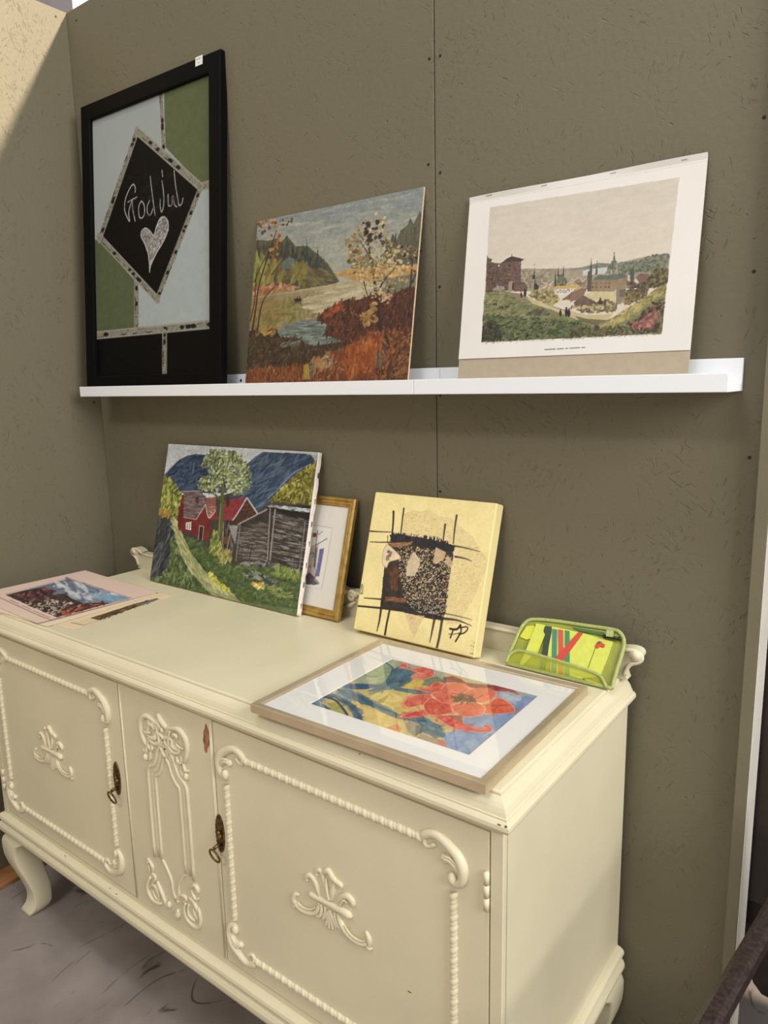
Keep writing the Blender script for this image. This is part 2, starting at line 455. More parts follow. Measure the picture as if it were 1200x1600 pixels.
# corner scroll drawn for a top right corner, metric offsets from the rope corner
z7 = Zm(640, 1270, 8.5714)
CORN = (1.536, 0.7285)
def corner_mesh():
    m = MB(); k = 0.000150
    def st(pts, rad, out=0.0, flat=0.9):
        q = [(x - CORN[0], z - CORN[1]) for x, z in flatpts(z7(*pts))]
        P = smooth_path([(*p, r * k) for p, r in zip(q, rad)], 6)
        m.tube([(p[0], -out, p[1]) for p in P], [max(p[2], 0.0005) for p in P], 9, flat=(1, flat))
    st([(185, 345), (205, 285), (320, 270), (430, 330), (550, 450), (650, 570), (715, 720), (725, 850), (690, 930), (620, 955), (560, 930)], [30, 42, 44, 48, 52, 56, 58, 52, 42, 30, 14], 0.001)
    st([(195, 350), (225, 425), (285, 440), (330, 420), (372, 440)], [26, 24, 22, 24, 8], 0.001)
    st([(480, 545), (470, 600), (530, 610), (600, 660), (655, 740), (690, 830)], [20, 36, 40, 36, 30, 16], 0.0015)
    st([(500, 560), (560, 580), (630, 650), (680, 740)], [12, 14, 13, 8], 0.0055, 0.8)
    st([(490, 600), (550, 615), (620, 690), (665, 770)], [12, 14, 13, 8], 0.0055, 0.8)
    q = [(x - CORN[0], z - CORN[1]) for x, z in flatpts(z7((585, 870)))][0]
    m.ball((q[0], -0.002, q[1]), 0.0085, sc=(0.85, 0.8, 1.15))
    return m
# centre spray drawn on the right door
z3 = Zm(430, 1330, 6.6667)
SPR = (1.305, 0.545)
def spray_mesh():
    m = MB(); k = 0.000205
    def st(pts, rad, out=0.0, flat=0.8):
        q = [(x - SPR[0], z - SPR[1]) for x, z in flatpts(z3(*pts))]
        P = smooth_path([(*p, r * k) for p, r in zip(q, rad)], 6)
        m.tube([(p[0], -out, p[1]) for p in P], [max(p[2], 0.0004) for p in P], 8, flat=(1, flat))
    st([(362, 430), (385, 445), (450, 480), (540, 525), (640, 580), (720, 620), (780, 665), (800, 695)], [14, 26, 26, 24, 30, 36, 34, 10], 0.0015)
    st([(250, 455), (215, 445), (195, 490), (225, 555), (280, 605), (350, 635), (415, 640), (455, 590), (462, 530)], [10, 20, 24, 22, 26, 26, 22, 20, 12], 0.0005)
    st([(250, 520), (300, 570), (370, 595), (430, 575)], [8, 9, 9, 5], 0.0035)
    m_ = [(200, 565), (222, 575)]; st(m_, [16, 14], 0.001)
    st([(480, 545), (490, 600), (475, 660), (440, 680)], [14, 16, 18, 16], 0.001)
    st([(520, 570), (525, 620), (500, 680)], [12, 14, 8], 0.0005)
    for a, b in ((500, 700), (530, 765), (562, 800), (600, 805), (636, 790)):
        st([(575, 610), ((575 + a) / 2 + 4, (610 + b) / 2), (a + 4, b)], [12, 16, 15], 0.001)
    st([(620, 630), (640, 720), (665, 780), (700, 818)], [14, 17, 18, 10], 0.001)
    st([(655, 640), (690, 740), (740, 830), (810, 905), (890, 955), (960, 970)], [16, 28, 28, 26, 24, 14], 0.0008)
    st([(740, 760), (800, 850), (890, 915), (950, 920)], [7, 9, 9, 5], 0.0040)
    st([(945, 830), (965, 860), (985, 910), (985, 960), (970, 985)], [10, 20, 24, 20, 8], 0.001)
    st([(960, 990), (985, 1010), (1012, 1010)], [12, 18, 8], 0.001)
    st([(345, 305), (330, 270), (355, 245), (395, 270), (435, 340), (455, 410), (470, 470)], [16, 20, 22, 22, 24, 24, 14], 0.001)
    st([(440, 250), (430, 215), (460, 195), (490, 225), (520, 330), (550, 430), (575, 510)], [14, 16, 20, 18, 22, 24, 14], 0.0005)
    st([(545, 270), (550, 380), (572, 500)], [5, 14, 10], 0.0035)
    st([(500, 230), (530, 205), (565, 200), (600, 260), (640, 305), (690, 345), (690, 380)], [10, 22, 26, 26, 24, 22, 12], 0.0015)
    st([(620, 330), (600, 420), (590, 510)], [18, 26, 16], 0.0)
    st([(660, 570), (672, 510), (705, 470), (760, 465), (805, 505), (815, 550), (790, 555)], [14, 20, 24, 28, 28, 22, 10], 0.001)
    st([(690, 560), (705, 520), (735, 500), (765, 525)], [6, 9, 9, 4], 0.004)
    return m

def hinge(parent, x, z0, z1):
    m = MB(); n = 3
    for i in range(n):
        a = z0 + (z1 - z0) * i / n; b = z0 + (z1 - z0) * (i + 1) / n - 0.0012
        m.tube([(x, YF - 0.002, a), (x, YF - 0.002, b)], 0.0042, 10)
    return m.build('hinge', cream, parent)

def handle_parts(parent, x, z):
    n = 40; m = MB(); secs = []
    for q, y in ((1.0, 0.0), (1.0, -0.0016), (0.90, -0.0026), (0.84, -0.0018), (0.0001, -0.0024)):
        secs.append([(x + q * 0.0118 * math.sin(2 * math.pi * k / n), YF + y, z + (0.0375 - 0.0118 * (1 - q)) * (q if q > 0.5 else q) * math.cos(2 * math.pi * k / n)) for k in range(n)])
    m.loft(secs, smooth=True)
    for k in range(26):
        an = 2 * math.pi * (k + 0.5) / 26
        m.ball((x + 0.0104 * math.sin(an), YF - 0.0024, z + 0.0350 * math.cos(an)), 0.0011, 6, 4)
    m.ball((x, YF - 0.003, z - 0.004), 0.0068, sc=(1, 0.7, 1)); m.ball((x, YF - 0.004, z + 0.003), 0.0042, 8, 5)
    m.build('escutcheon', brass, parent)
    r = MB()
    r.tube([(x, YF - 0.002, z - 0.021), (x - 0.001, YF - 0.010, z - 0.0205), (x - 0.001, YF - 0.016, z - 0.022)], [0.0040, 0.0032, 0.0036], 8)
    c = (x - 0.001, YF - 0.0155, z - 0.0365)
    r.tube([(c[0] + 0.0128 * math.sin(2 * math.pi * k / 28) * 0.95, c[1] - 0.004 * math.cos(2 * math.pi * k / 28) , c[2] + 0.0140 * math.cos(2 * math.pi * k / 28)) for k in range(28)], 0.0019, 8, closed=True)
    r.build('ring_pull', brass, parent)

corner_obj = None; spray_obj = None
for side in ('left', 'right'):
    if side == 'left': dx0, dx1, rx0, rx1, hx, sprx = 0.2058, 0.7530, 0.2450, 0.6995, 0.7250, 0.4640
    else: dx0, dx1, rx0, rx1, hx, sprx = 1.0418, 1.5906, 1.0710, 1.5360, 1.0450, 1.3050
    rz0, rz1 = 0.340, 0.7285
    door = MB().box(dx0, dx1, YF, YF + 0.016, 0.3000, 0.7775, 0.0012, 2).build('door', cream, SB)
    rp = MB(); g = 0.048
    rope(rp, (rx0 + g, rz1), (rx1 - g, rz1), 0.0066, 0.0158); rope(rp, (rx0 + g, rz0), (rx1 - g, rz0), 0.0066, 0.0158)
    rope(rp, (rx0, rz0 + g + 0.012), (rx0, rz1 - g - 0.012), 0.0066, 0.0168); rope(rp, (rx1, rz0 + g + 0.012), (rx1, rz1 - g - 0.012), 0.0066, 0.0168)
    rp.build('rope_moulding', cream2, door)
    for cx, cz, sx, sz in ((rx1, rz1, 1, 1), (rx0, rz1, -1, 1), (rx1, rz0, 1, -1), (rx0, rz0, -1, -1)):
        if corner_obj is None:
            corner_obj = corner_mesh().build('corner_scroll', cream2, door); corner_obj.location = (cx, YF, cz)
        else:
            share(corner_obj, 'corner_scroll', door, (cx, YF, cz), (sx, 1, sz))
    if spray_obj is None:
        spray_obj = spray_mesh().build('carved_spray', cream2, door); spray_obj.location = (sprx, YF, SPR[1])
    else: share(spray_obj, 'carved_spray', door, (sprx, YF, SPR[1]))
    handle_parts(door, hx, 0.5625)
    hxp = dx0 + 0.001 if side == 'left' else dx1 - 0.003
    hinge(door, hxp, 0.664, 0.722); hinge(door, hxp, 0.357, 0.415)

# centre panel with its carved frame
CX = 0.8975
cp = MB().box(0.7555, 1.0395, YF, YF + 0.014, 0.2985, 0.7785, 0.001, 1).build('centre_panel', cream, SB)
for x in (0.7600, 1.0350): MB().tube([(x, YF, 0.302), (x, YF, 0.775)], 0.0028, 6, flat=(1, 0.6)).build('edge_bead', cream, cp)
zc1 = Zm(190, 1100, 7.5); zc2 = Zm(200, 1300, 8.0)
def mirrored(q): return [(2 * CX - x, z) for x, z in q]
inner = flatpts(zc1((395, 440), (440, 480), (500, 600), (550, 690), (590, 820), (640, 930), (683, 1000), (700, 1200), (712, 1350)))
outer = flatpts(zc1((400, 330), (470, 370), (530, 480), (600, 620), (630, 720), (680, 850), (762, 975), (785, 1200), (800, 1350)))
low_in = flatpts(zc2((700, 40), (730, 520), (690, 560), (640, 660), (640, 800), (590, 850)))
low_out = flatpts(zc2((790, 40), (830, 600)))
fr_ = MB()
for path, r in ((inner + low_in[1:2], 0.0034), (outer + low_out[1:], 0.0042)):
    for q in (path, mirrored(path)):
        P = smooth_path(q, 4); fr_.tube([(p[0], YF, p[1]) for p in P], r, 7, flat=(1, 0.9))
for q in (low_in[1:], mirrored(low_in[1:])):
    P = smooth_path(q, 4); fr_.tube([(p[0], YF, p[1]) for p in P], 0.0034, 7, flat=(1, 0.9))
mid = [(x, z) for x, z in [((a[0] + b[0]) / 2, (a[1] + b[1]) / 2) for a, b in zip(inner, outer)]]
for q in (mid + [((low_in[1][0] + low_out[1][0]) / 2, low_in[1][1])],):
    for qq in (q, mirrored(q)):
        P = smooth_path(qq, 4); fr_.tube([(p[0], YF + 0.001, p[1]) for p in P], 0.0048, 7, flat=(1, 0.55))
fr_.build('panel_frame', cream2, cp)
cv = MB(); kk = 0.000185
def both(zf, pts, rad, out=0.001, flat=0.85, only=None):
    q = flatpts(zf(*pts))
    for w in ((q, mirrored(q)) if only is None else (q,)):
        stroke(cv, w, [r * kk for r in rad], out, 5, flat)
def bothball(zf, p, r, only=None):
    q = flatpts(zf(p))
    for w in ((q, mirrored(q)) if only is None else (q,)): cv.ball((w[0][0], YF - 0.002, w[0][1]), r * kk, sc=(0.9, 0.8, 1.2))
both(zc1, [(545, 300), (600, 285), (680, 300), (745, 380), (775, 480), (775, 580), (755, 650), (735, 690)], [14, 24, 30, 32, 32, 30, 26, 14])
both(zc1, [(575, 310), (560, 400), (560, 490), (610, 560), (670, 570), (700, 520)], [16, 20, 22, 24, 22, 12])
both(zc1, [(590, 385), (620, 355), (655, 375), (650, 410)], [10, 20, 22, 10], 0.002)
both(zc1, [(600, 420), (600, 480), (640, 520), (690, 540)], [16, 26, 26, 16], 0.001)
both(zc1, [(650, 460), (690, 500), (740, 520)], [10, 14, 8], 0.003)
both(zc1, [(660, 610), (660, 650), (690, 690), (715, 660), (700, 610)], [16, 22, 22, 18, 10], 0.001)
both(zc1, [(730, 690), (740, 740), (760, 780), (795, 780)], [16, 22, 20, 10], 0.001)
both(zc1, [(700, 720), (705, 800), (740, 860)], [12, 16, 12], 0.0005)
bothball(zc1, (768, 845), 34)
both(zc1, [(560, 265), (545, 320), (530, 330)], [10, 16, 8], 0.001)
cvt = [[(405, 130), (440, 130), (470, 190), (520, 260), (535, 300)], [(410, 180), (440, 240), (470, 280)], [(340, 170), (360, 200), (390, 260), (360, 270)]]
both(zc1, cvt[0], [12, 26, 36, 30, 12], 0.001, only=1); both(zc1, cvt[1], [14, 26, 18], 0.001, only=1); both(zc1, cvt[2], [14, 18, 18, 10], 0.001, only=1)
both(zc1, [(300, 160), (330, 190), (320, 280), (300, 370)], [10, 22, 26, 14], 0.001, only=1); bothball(zc1, (485, 300), 26, only=1)
cv.build('carved_scrollwork', cream2, cp)
cv = MB()
# lower carving, both sides as they are
for pts, rad in (([(255, 330), (285, 370), (315, 430), (315, 490)], [16, 20, 22, 12]), ([(250, 360), (262, 390)], [20, 14]), ([(262, 400), (275, 450), (275, 500)], [10, 14, 10]),
                 ([(310, 510), (345, 550), (345, 600), (300, 640)], [14, 18, 18, 10]), ([(290, 560), (255, 640), (265, 740), (320, 840), (390, 885), (430, 890)], [20, 26, 26, 26, 24, 14]),
                 ([(275, 690), (310, 660), (355, 680), (390, 760), (400, 840)], [12, 18, 24, 22, 12]), ([(320, 720), (345, 800), (400, 860)], [12, 18, 10]),
                 ([(370, 610), (410, 700), (450, 800), (500, 940)], [16, 26, 26, 20]),
                 ([(620, 970), (640, 1020), (600, 1060)], [30, 40, 26]),
                 ([(800, 690), (830, 660), (870, 690), (880, 740), (845, 760)], [16, 22, 28, 24, 12]), ([(800, 720), (820, 780), (860, 840), (890, 820)], [10, 18, 20, 12]),
                 ([(770, 820), (820, 860), (860, 930), (880, 1000)], [14, 20, 24, 14]), ([(730, 880), (715, 960), (745, 1070), (810, 1150), (880, 1185), (915, 1120), (905, 1020), (880, 940)], [18, 24, 28, 28, 26, 24, 22, 12]),
                 ([(770, 900), (760, 980), (790, 1060), (850, 1110)], [14, 22, 22, 12]), ([(820, 960), (850, 1030), (880, 1090)], [12, 20, 12]), ([(640, 800), (690, 790), (740, 830), (690, 880)], [12, 20, 22, 12])):
    both(zc2, pts, rad, 0.001, only=1)
bothball(zc2, (528, 900), 34, only=1); bothball(zc2, (640, 990), 30, only=1)
cv.build('carved_scrollwork', cream2, cp)
# chipped paint at the top corner of the centre panel
ch = MB(); pts = flatpts(zc1((990, 225), (1002, 262), (1015, 300), (1030, 345), (1038, 400), (1040, 455), (1022, 500), (1004, 530), (1005, 565), (985, 572), (972, 540), (966, 470), (955, 420), (962, 380), (960, 320), (975, 290), (978, 250)))
ch.prism(pts, YF - 0.0004, YF + 0.001, lambda x, z, d: (x, d, z)); tag(ch.build('paint_chip', chip, cp), 'bare wood chip where the paint has split off')

# worn spots on the mouldings
worn = mat('worn_dark_wood', (70, 54, 40), 0.7)
for px, off, r_ in (((790.5, 1292), 0.012, (0.0016, 0.0016, 0.0016)), ((780, 1289), 0.0125, (0.0030, 0.0008, 0.0010)), ((102, 1337.5), 0.0135, (0.0030, 0.0008, 0.0012)), ((182, 1397), 0.0135, (0.0030, 0.0008, 0.0008)), ((172, 1388), 0.0135, (0.0026, 0.0008, 0.0008)),
                    ((177, 1052), 0.0075, (0.0012, 0.0008, 0.0010)), ((562, 1178), 0.0125, (0.0020, 0.0006, 0.0008)), ((475, 1172), 0.0002, (0.0018, 0.0006, 0.0012)), ((130, 1323), 0.0002, (0.0014, 0.0006, 0.0014)), ((640, 1550), 0.0002, (0.0040, 0.0005, 0.0008))):
    q_ = onp(px[0], px[1], 1, YF - off); MB().ball(tuple(q_), 1.0, 8, 5, r_).build('worn_spot', worn, SB)

# gallery rail along the back of the top
gy0, gy1 = -0.040, -0.0175
ga = MB(); top = 0.886
prof_g = [(XL - 0.004, TOPZ), (XL + 0.000, 0.846), (XL - 0.003, 0.858), (XL - 0.010, 0.868), (XL - 0.022, 0.874), (XL - 0.028, 0.881), (XL - 0.026, 0.889), (XL - 0.017, 0.893),
          (XL - 0.006, 0.893), (XL + 0.010, 0.890), (XL + 0.022, 0.884), (XL + 0.05, 0.8815), (0.68, 0.8815), (0.74, 0.886), (0.79, 0.896), (0.82, 0.894), (0.85, 0.900)]
pg = prof_g + [(CX, 0.908)] + [(2 * CX - x, z) for x, z in reversed(prof_g)]
pg[-1] = (XR + 0.004, TOPZ)
P2 = smooth_path(pg, 3)
P2 = [(float(p[0]), max(float(p[1]), TOPZ)) for p in P2]
ga.prism(P2, gy0, gy1, lambda x, z, d: (x, d, z))
ga.tube([(p[0], gy0, p[1] - 0.003) for p in P2[3:-3]], 0.0042, 7)
ga.build('gallery_rail', cream, SB)
gs = MB()
def spiral(c, r, turns, sgn):
    n = 26; return [(c[0] + sgn * r * (1 - 0.8 * i / n) * math.cos(turns * 2 * math.pi * i / n), gy0 - 0.003, c[1] + r * (1 - 0.8 * i / n) * math.sin(turns * 2 * math.pi * i / n)) for i in range(n + 1)]
for sgn in (-1, 1):
    gs.tube(spiral((CX + sgn * 0.098, 0.884), 0.013, 1.4, sgn), 0.0050, 8)
    gs.tube([(CX + sgn * 0.090, gy0 - 0.002, 0.893), (CX + sgn * 0.06, gy0 - 0.003, 0.888), (CX + sgn * 0.03, gy0 - 0.004, 0.880), (CX, gy0 - 0.004, 0.876)], [0.004, 0.007, 0.008, 0.006], 8)
    gs.tube([(CX + sgn * 0.108, gy0 - 0.002, 0.872), (CX + sgn * 0.095, gy0 - 0.003, 0.863), (CX + sgn * 0.075, gy0 - 0.003, 0.858)], [0.003, 0.006, 0.003], 8)
gs.build('gallery_scroll', cream2, SB)
for sgn, xx in ((-1, XL - 0.017), (1, XR + 0.017)):
    MB().tube([(xx, gy0 - 0.004, 0.882), (xx, gy1 + 0.001, 0.882)], 0.0105, 14).build('scroll_end', cream2, SB)

# ================================================================== PICTURE LEDGES
ledge_white = mat('white_ledge_lacquer', (236, 238, 241), 0.35, spec=0.4)
LX0, LZ, LD, LH, LB = 0.0618, 1.3319, 0.1017, 0.0275, 0.0501
FLOOR_L = LZ + 0.012
hole_m = mat('dark_hole', (28, 26, 25), 0.8)
def ledge(x0, x1, label, holes):
    t = empty('picture_ledge', ((x0 + x1) / 2, 0, LZ)); tag(t, label, 'shelf', 'white picture ledges on the olive wall')
    c = (x0 + x1) / 2
    MB().box(x0 - c, x1 - c, -0.0100, -0.0008, 0, LB, 0.0008, 1).build('back_plate', ledge_white, t)
    MB().box(x0 - c, x1 - c, -LD + 0.0098, -0.0102, 0, 0.0118, 0.0006, 1).build('bottom_plate', ledge_white, t)
    MB().box(x0 - c, x1 - c, -LD, -LD + 0.0096, 0, LH, 0.0008, 1).build('front_lip', ledge_white, t)
    for hx in holes:
        m = MB(); n = 12
        m.loft([[(hx - c + r * math.cos(2 * math.pi * k / n), y, 0.0345 + r * math.sin(2 * math.pi * k / n)) for k in range(n)] for r, y in ((0.0038, -0.0099), (0.0036, -0.0106), (0.0015, -0.0103))])
        m.build('mounting_screw', hole_m, t)
hx = onp(376, 591, 1, -0.0105)[0]
ledge(LX0, LX0 + 1.1492, 'long white picture ledge under the black framed chalkboard picture and lake painting', (LX0 + 0.09, hx, LX0 + 1.06))
ledge(LX0 + 1.1500, LX0 + 1.70, 'short white picture ledge under the old town view print', (LX0 + 1.15 + 0.08, LX0 + 1.70 - 0.14))

# ================================================================== PICTURES: a small brush engine on a grid of paint
def smooth_noise(h, w, cy, cx, rng=RNG):
    g = rng.random((max(2, int(cy)) + 2, max(2, int(cx)) + 2))
    yy = np.linspace(0, g.shape[0] - 1.001, h); xx = np.linspace(0, g.shape[1] - 1.001, w)
    y0 = yy.astype(int); x0 = xx.astype(int); fy = (yy - y0)[:, None]; fx = (xx - x0)[None, :]
    fy = fy * fy * (3 - 2 * fy); fx = fx * fx * (3 - 2 * fx)
    a = g[np.ix_(y0, x0)]; b = g[np.ix_(y0, x0 + 1)]; c = g[np.ix_(y0 + 1, x0)]; d = g[np.ix_(y0 + 1, x0 + 1)]
    return (a * (1 - fx) + b * fx) * (1 - fy) + (c * (1 - fx) + d * fx) * fy

class Canvas:
    def __init__(s, w, h, H, base):
        s.w, s.h, s.H = w, h, H
        s.c = np.empty((h, w, 3)); s.c[:] = base
        s.rel = np.zeros((h, w))
        s.yy, s.xx = np.mgrid[0:h, 0:w]
        p = hmap(H, [(600, 700)])
    def P(s, pts):
        q = hmap(s.H, pts); return np.c_[q[:, 0] * s.w, q[:, 1] * s.h]
    def scale_at(s, p):
        q = s.P([p, (p[0] + 1, p[1]), (p[0], p[1] + 1)])
        return (np.linalg.norm(q[1] - q[0]) + np.linalg.norm(q[2] - q[0])) / 2
    def mask(s, pts):
        q = s.P(pts); m = np.zeros((s.h, s.w), bool)
        x0, x1 = max(int(q[:, 0].min()) - 1, 0), min(int(q[:, 0].max()) + 2, s.w)
        y0, y1 = max(int(q[:, 1].min()) - 1, 0), min(int(q[:, 1].max()) + 2, s.h)
        if x1 <= x0 or y1 <= y0: return m
        X = s.xx[y0:y1, x0:x1]; Y = s.yy[y0:y1, x0:x1]; sub = np.zeros(X.shape, bool)
        n = len(q)
        for i in range(n):
            ax, ay = q[i]; bx, by = q[(i + 1) % n]
            if ay == by: continue
            sub ^= ((ay > Y) != (by > Y)) & (X < (bx - ax) * (Y - ay) / (by - ay) + ax)
        m[y0:y1, x0:x1] = sub; return m
    def poly(s, pts, col, a=1.0, var=0.0, rel=0.0):
        m = s.mask(pts)
        c = np.array(col, float)
        if var:
            nz = (smooth_noise(s.h, s.w, s.h / 7, s.w / 7) - 0.5) * 2 * var
            s.c[m] = s.c[m] * (1 - a) + a * (c + nz[m][:, None])
        else: s.c[m] = s.c[m] * (1 - a) + a * c
        s.rel[m] += rel
    def grad(s, pts, c0, c1, p0, p1, var=0):
        """fill with a colour running from c0 at p0 to c1 at p1"""
        m = s.mask(pts); q = s.P([p0, p1]); d = q[1] - q[0]
        t = np.clip(((s.xx - q[0, 0]) * d[0] + (s.yy - q[0, 1]) * d[1]) / (d @ d), 0, 1)[..., None]
        f = np.array(c0, float) * (1 - t) + np.array(c1, float) * t
        if var: f = f + ((smooth_noise(s.h, s.w, s.h / 6, s.w / 16) - 0.5) * 2 * var)[..., None]
        s.c[m] = f[m]
    def dab(s, p, l, w, ang, col, a=1.0, rel=0.0):
        """p photo px, l/w half sizes in photo px, ang in photo space (0 = right, 90 = up)"""
        q = s.P([p, (p[0] + l * math.cos(ang), p[1] - l * math.sin(ang)), (p[0] - w * math.sin(ang), p[1] - w * math.cos(ang))])
        c0 = q[0]; u = q[1] - c0; v = q[2] - c0
        r = max(abs(u[0]) + abs(v[0]), abs(u[1]) + abs(v[1])) + 1
        x0, x1 = max(int(c0[0] - r), 0), min(int(c0[0] + r) + 2, s.w); y0, y1 = max(int(c0[1] - r), 0), min(int(c0[1] + r) + 2, s.h)
        if x1 <= x0 or y1 <= y0: return
        X = s.xx[y0:y1, x0:x1] - c0[0]; Y = s.yy[y0:y1, x0:x1] - c0[1]
        det = u[0] * v[1] - u[1] * v[0]
        if abs(det) < 1e-9: return
        A = (X * v[1] - Y * v[0]) / det; B = (-X * u[1] + Y * u[0]) / det
        d = A * A + B * B
        k = np.clip((1.25 - d) / 0.5, 0, 1) * a
        s.c[y0:y1, x0:x1] = s.c[y0:y1, x0:x1] * (1 - k[..., None]) + np.array(col, float) * k[..., None]
        if rel: s.rel[y0:y1, x0:x1] = np.maximum(s.rel[y0:y1, x0:x1], k * rel * (0.6 + 0.4 * random.random()))
    def dabs(s, pts, n, l, w, ang, cols, da=0.25, a=0.9, jit=8, rel=0.0, clip=False):
        if clip: keep = s.c.copy(); keepr = s.rel.copy(); msk = s.mask(pts)
        pts = np.asarray(pts, float); lo = pts.min(0); hi = pts.max(0); k = 0; tries = 0
        while k < n and tries < n * 12:
            tries += 1
            p = lo + (hi - lo) * RNG.random(2)
            ins = False; m = len(pts)
            for i in range(m):
                x1, y1 = pts[i]; x2, y2 = pts[(i + 1) % m]
                if (y1 > p[1]) != (y2 > p[1]) and p[0] < (x2 - x1) * (p[1] - y1) / (y2 - y1) + x1: ins = not ins
            if not ins: continue
            c = np.array(cols[int(RNG.integers(len(cols)))], float) + RNG.normal(0, jit)
            f = 0.6 + 0.8 * RNG.random()
            s.dab(p, l * f, w * f, math.radians(ang) + RNG.normal(0, da), c, a, rel); k += 1
        if clip: s.c[~msk] = keep[~msk]; s.rel[~msk] = keepr[~msk]
    def line(s, pts, w, col, a=1.0, w2=None, sm=True, rel=0.0):
        P = smooth_path(pts, 5) if sm and len(pts) > 2 else [np.asarray(p, float) for p in pts]
        q = s.P(P); sc = s.scale_at(pts[len(pts) // 2]); n = len(q); w2 = w if w2 is None else w2
        best = None
        x0, x1 = max(int(q[:, 0].min() - w * sc - 3), 0), min(int(q[:, 0].max() + w * sc + 4), s.w)
        y0, y1 = max(int(q[:, 1].min() - w * sc - 3), 0), min(int(q[:, 1].max() + w * sc + 4), s.h)
        if x1 <= x0 or y1 <= y0: return
        X = s.xx[y0:y1, x0:x1]; Y = s.yy[y0:y1, x0:x1]; k = np.zeros(X.shape)
        for i in range(n - 1):
            d = q[i + 1] - q[i]; L2 = d @ d
            if L2 < 1e-9: continue
            t = np.clip(((X - q[i, 0]) * d[0] + (Y - q[i, 1]) * d[1]) / L2, 0, 1)
            dist = np.hypot(X - q[i, 0] - t * d[0], Y - q[i, 1] - t * d[1])
            r = (w + (w2 - w) * (i + t) / (n - 1)) * sc / 2
            k = np.maximum(k, np.clip(r - dist + 0.5, 0, 1))
        k = k * a
        s.c[y0:y1, x0:x1] = s.c[y0:y1, x0:x1] * (1 - k[..., None]) + np.array(col, float) * k[..., None]
        if rel: s.rel[y0:y1, x0:x1] = np.maximum(s.rel[y0:y1, x0:x1], k * rel)
    def texture(s, amp, desat=0.0):
        """bristle and pigment unevenness at several scales"""
        f = np.zeros((s.h, s.w))
        for q, a_ in ((14, 0.5), (6, 0.7), (2.6, 1.0)):
            f += (smooth_noise(s.h, s.w, s.h / q, s.w / q) - 0.5) * a_
        s.c *= (1 + amp * f)[..., None]
        if desat:
            g = (s.c @ np.array([0.3, 0.59, 0.11]))[..., None]; s.c = s.c * (1 - desat) + g * desat
    def grain(s, amp, cy=1.0, cx=1.0, col=True):
        nz = RNG.normal(0, amp, (s.h, s.w)) if cy == 1.0 else (smooth_noise(s.h, s.w, s.h / cy, s.w / cx) - 0.5) * 2 * amp
        s.c += nz[..., None]

def surface(name, cv, x0, x1, z0, z1, y, material, parent, relief=0.0, flat=False):
    """lay the painted grid on a rectangle: upright (front face towards -y) or flat (facing up)"""
    h, w = cv.h, cv.w
    gx = np.linspace(x0, x1, w); gz = np.linspace(z1, z0, h)
    X, Z = np.meshgrid(gx, gz); D = cv.rel * relief
    co = np.stack([X, Z, y + D], -1) if flat else np.stack([X, y - D, Z], -1)
    me = bpy.data.meshes.new(name); me.vertices.add(h * w); me.vertices.foreach_set('co', co.reshape(-1).astype(np.float32))
    idx = np.arange(h * w).reshape(h, w)
    f = np.stack([idx[1:, :-1], idx[1:, 1:], idx[:-1, 1:], idx[:-1, :-1]], -1).reshape(-1, 4)
    nf = len(f); me.loops.add(nf * 4); me.loops.foreach_set('vertex_index', f.reshape(-1).astype(np.int32))
    me.polygons.add(nf); me.polygons.foreach_set('loop_start', np.arange(0, nf * 4, 4, dtype=np.int32)); me.polygons.foreach_set('loop_total', np.full(nf, 4, np.int32))
    me.polygons.foreach_set('use_smooth', np.ones(nf, bool))
    me.update(calc_edges=True)
    at = me.attributes.new('paint', 'FLOAT_COLOR', 'POINT')
    rgba = np.ones((h * w, 4), np.float32); rgba[:, :3] = lin_np(cv.c).reshape(-1, 3)
    at.data.foreach_set('color', rgba.reshape(-1))
    me.materials.append(material)
    o = bpy.data.objects.new(name, me); COL.objects.link(o); o.parent = parent
    return o

oil = paint_material('oil_paint', 0.42, 0.45); print_ink = paint_material('printed_paper', 0.6, 0.3); acryl = paint_material('acrylic_paint', 0.5, 0.35); water = paint_material('watercolour_paper', 0.7, 0.2)

class Pose:
    """a thing leaning back: origin at its lower left front corner; local x right, y into the wall, z up"""
    def __init__(s, name, x, y, z, lean, yaw=0.0):
        s.o = empty(name, (x, y, z), (-lean, 0, yaw))
        s.M = Matrix.Translation((x, y, z)) @ Matrix.Rotation(yaw, 4, 'Z') @ Matrix.Rotation(-lean, 4, 'X')
    def w(s, x, z, y=0.0): return np.array((s.M @ Vector((x, y, z)))[:])
    def H(s, x0, x1, z0, z1, y=0.0):
        px = [proj(s.w(x0, z1, y)), proj(s.w(x1, z1, y)), proj(s.w(x1, z0, y)), proj(s.w(x0, z0, y))]
        return homography(px, [(0, 0), (1, 0), (1, 1), (0, 1)])
    def loc(s, px, y=0.0):
        """photo px -> local x, z on the plane at local y"""
        H = s.H(0, 1, 0, 1, y); q = hmap(H, [px])[0]; return (q[0], 1 - q[1])

def lean_on_ledge(name, x, y, z, lean, yaw, thick):
    """move the fitted corner down its own plane until the foot stands on the ledge"""
    e = (z - (FLOOR_L + 0.0003 + thick * math.sin(lean))) / math.cos(lean)
    return Pose(name, x, y - e * math.sin(lean), z - e * math.cos(lean), lean, yaw), e

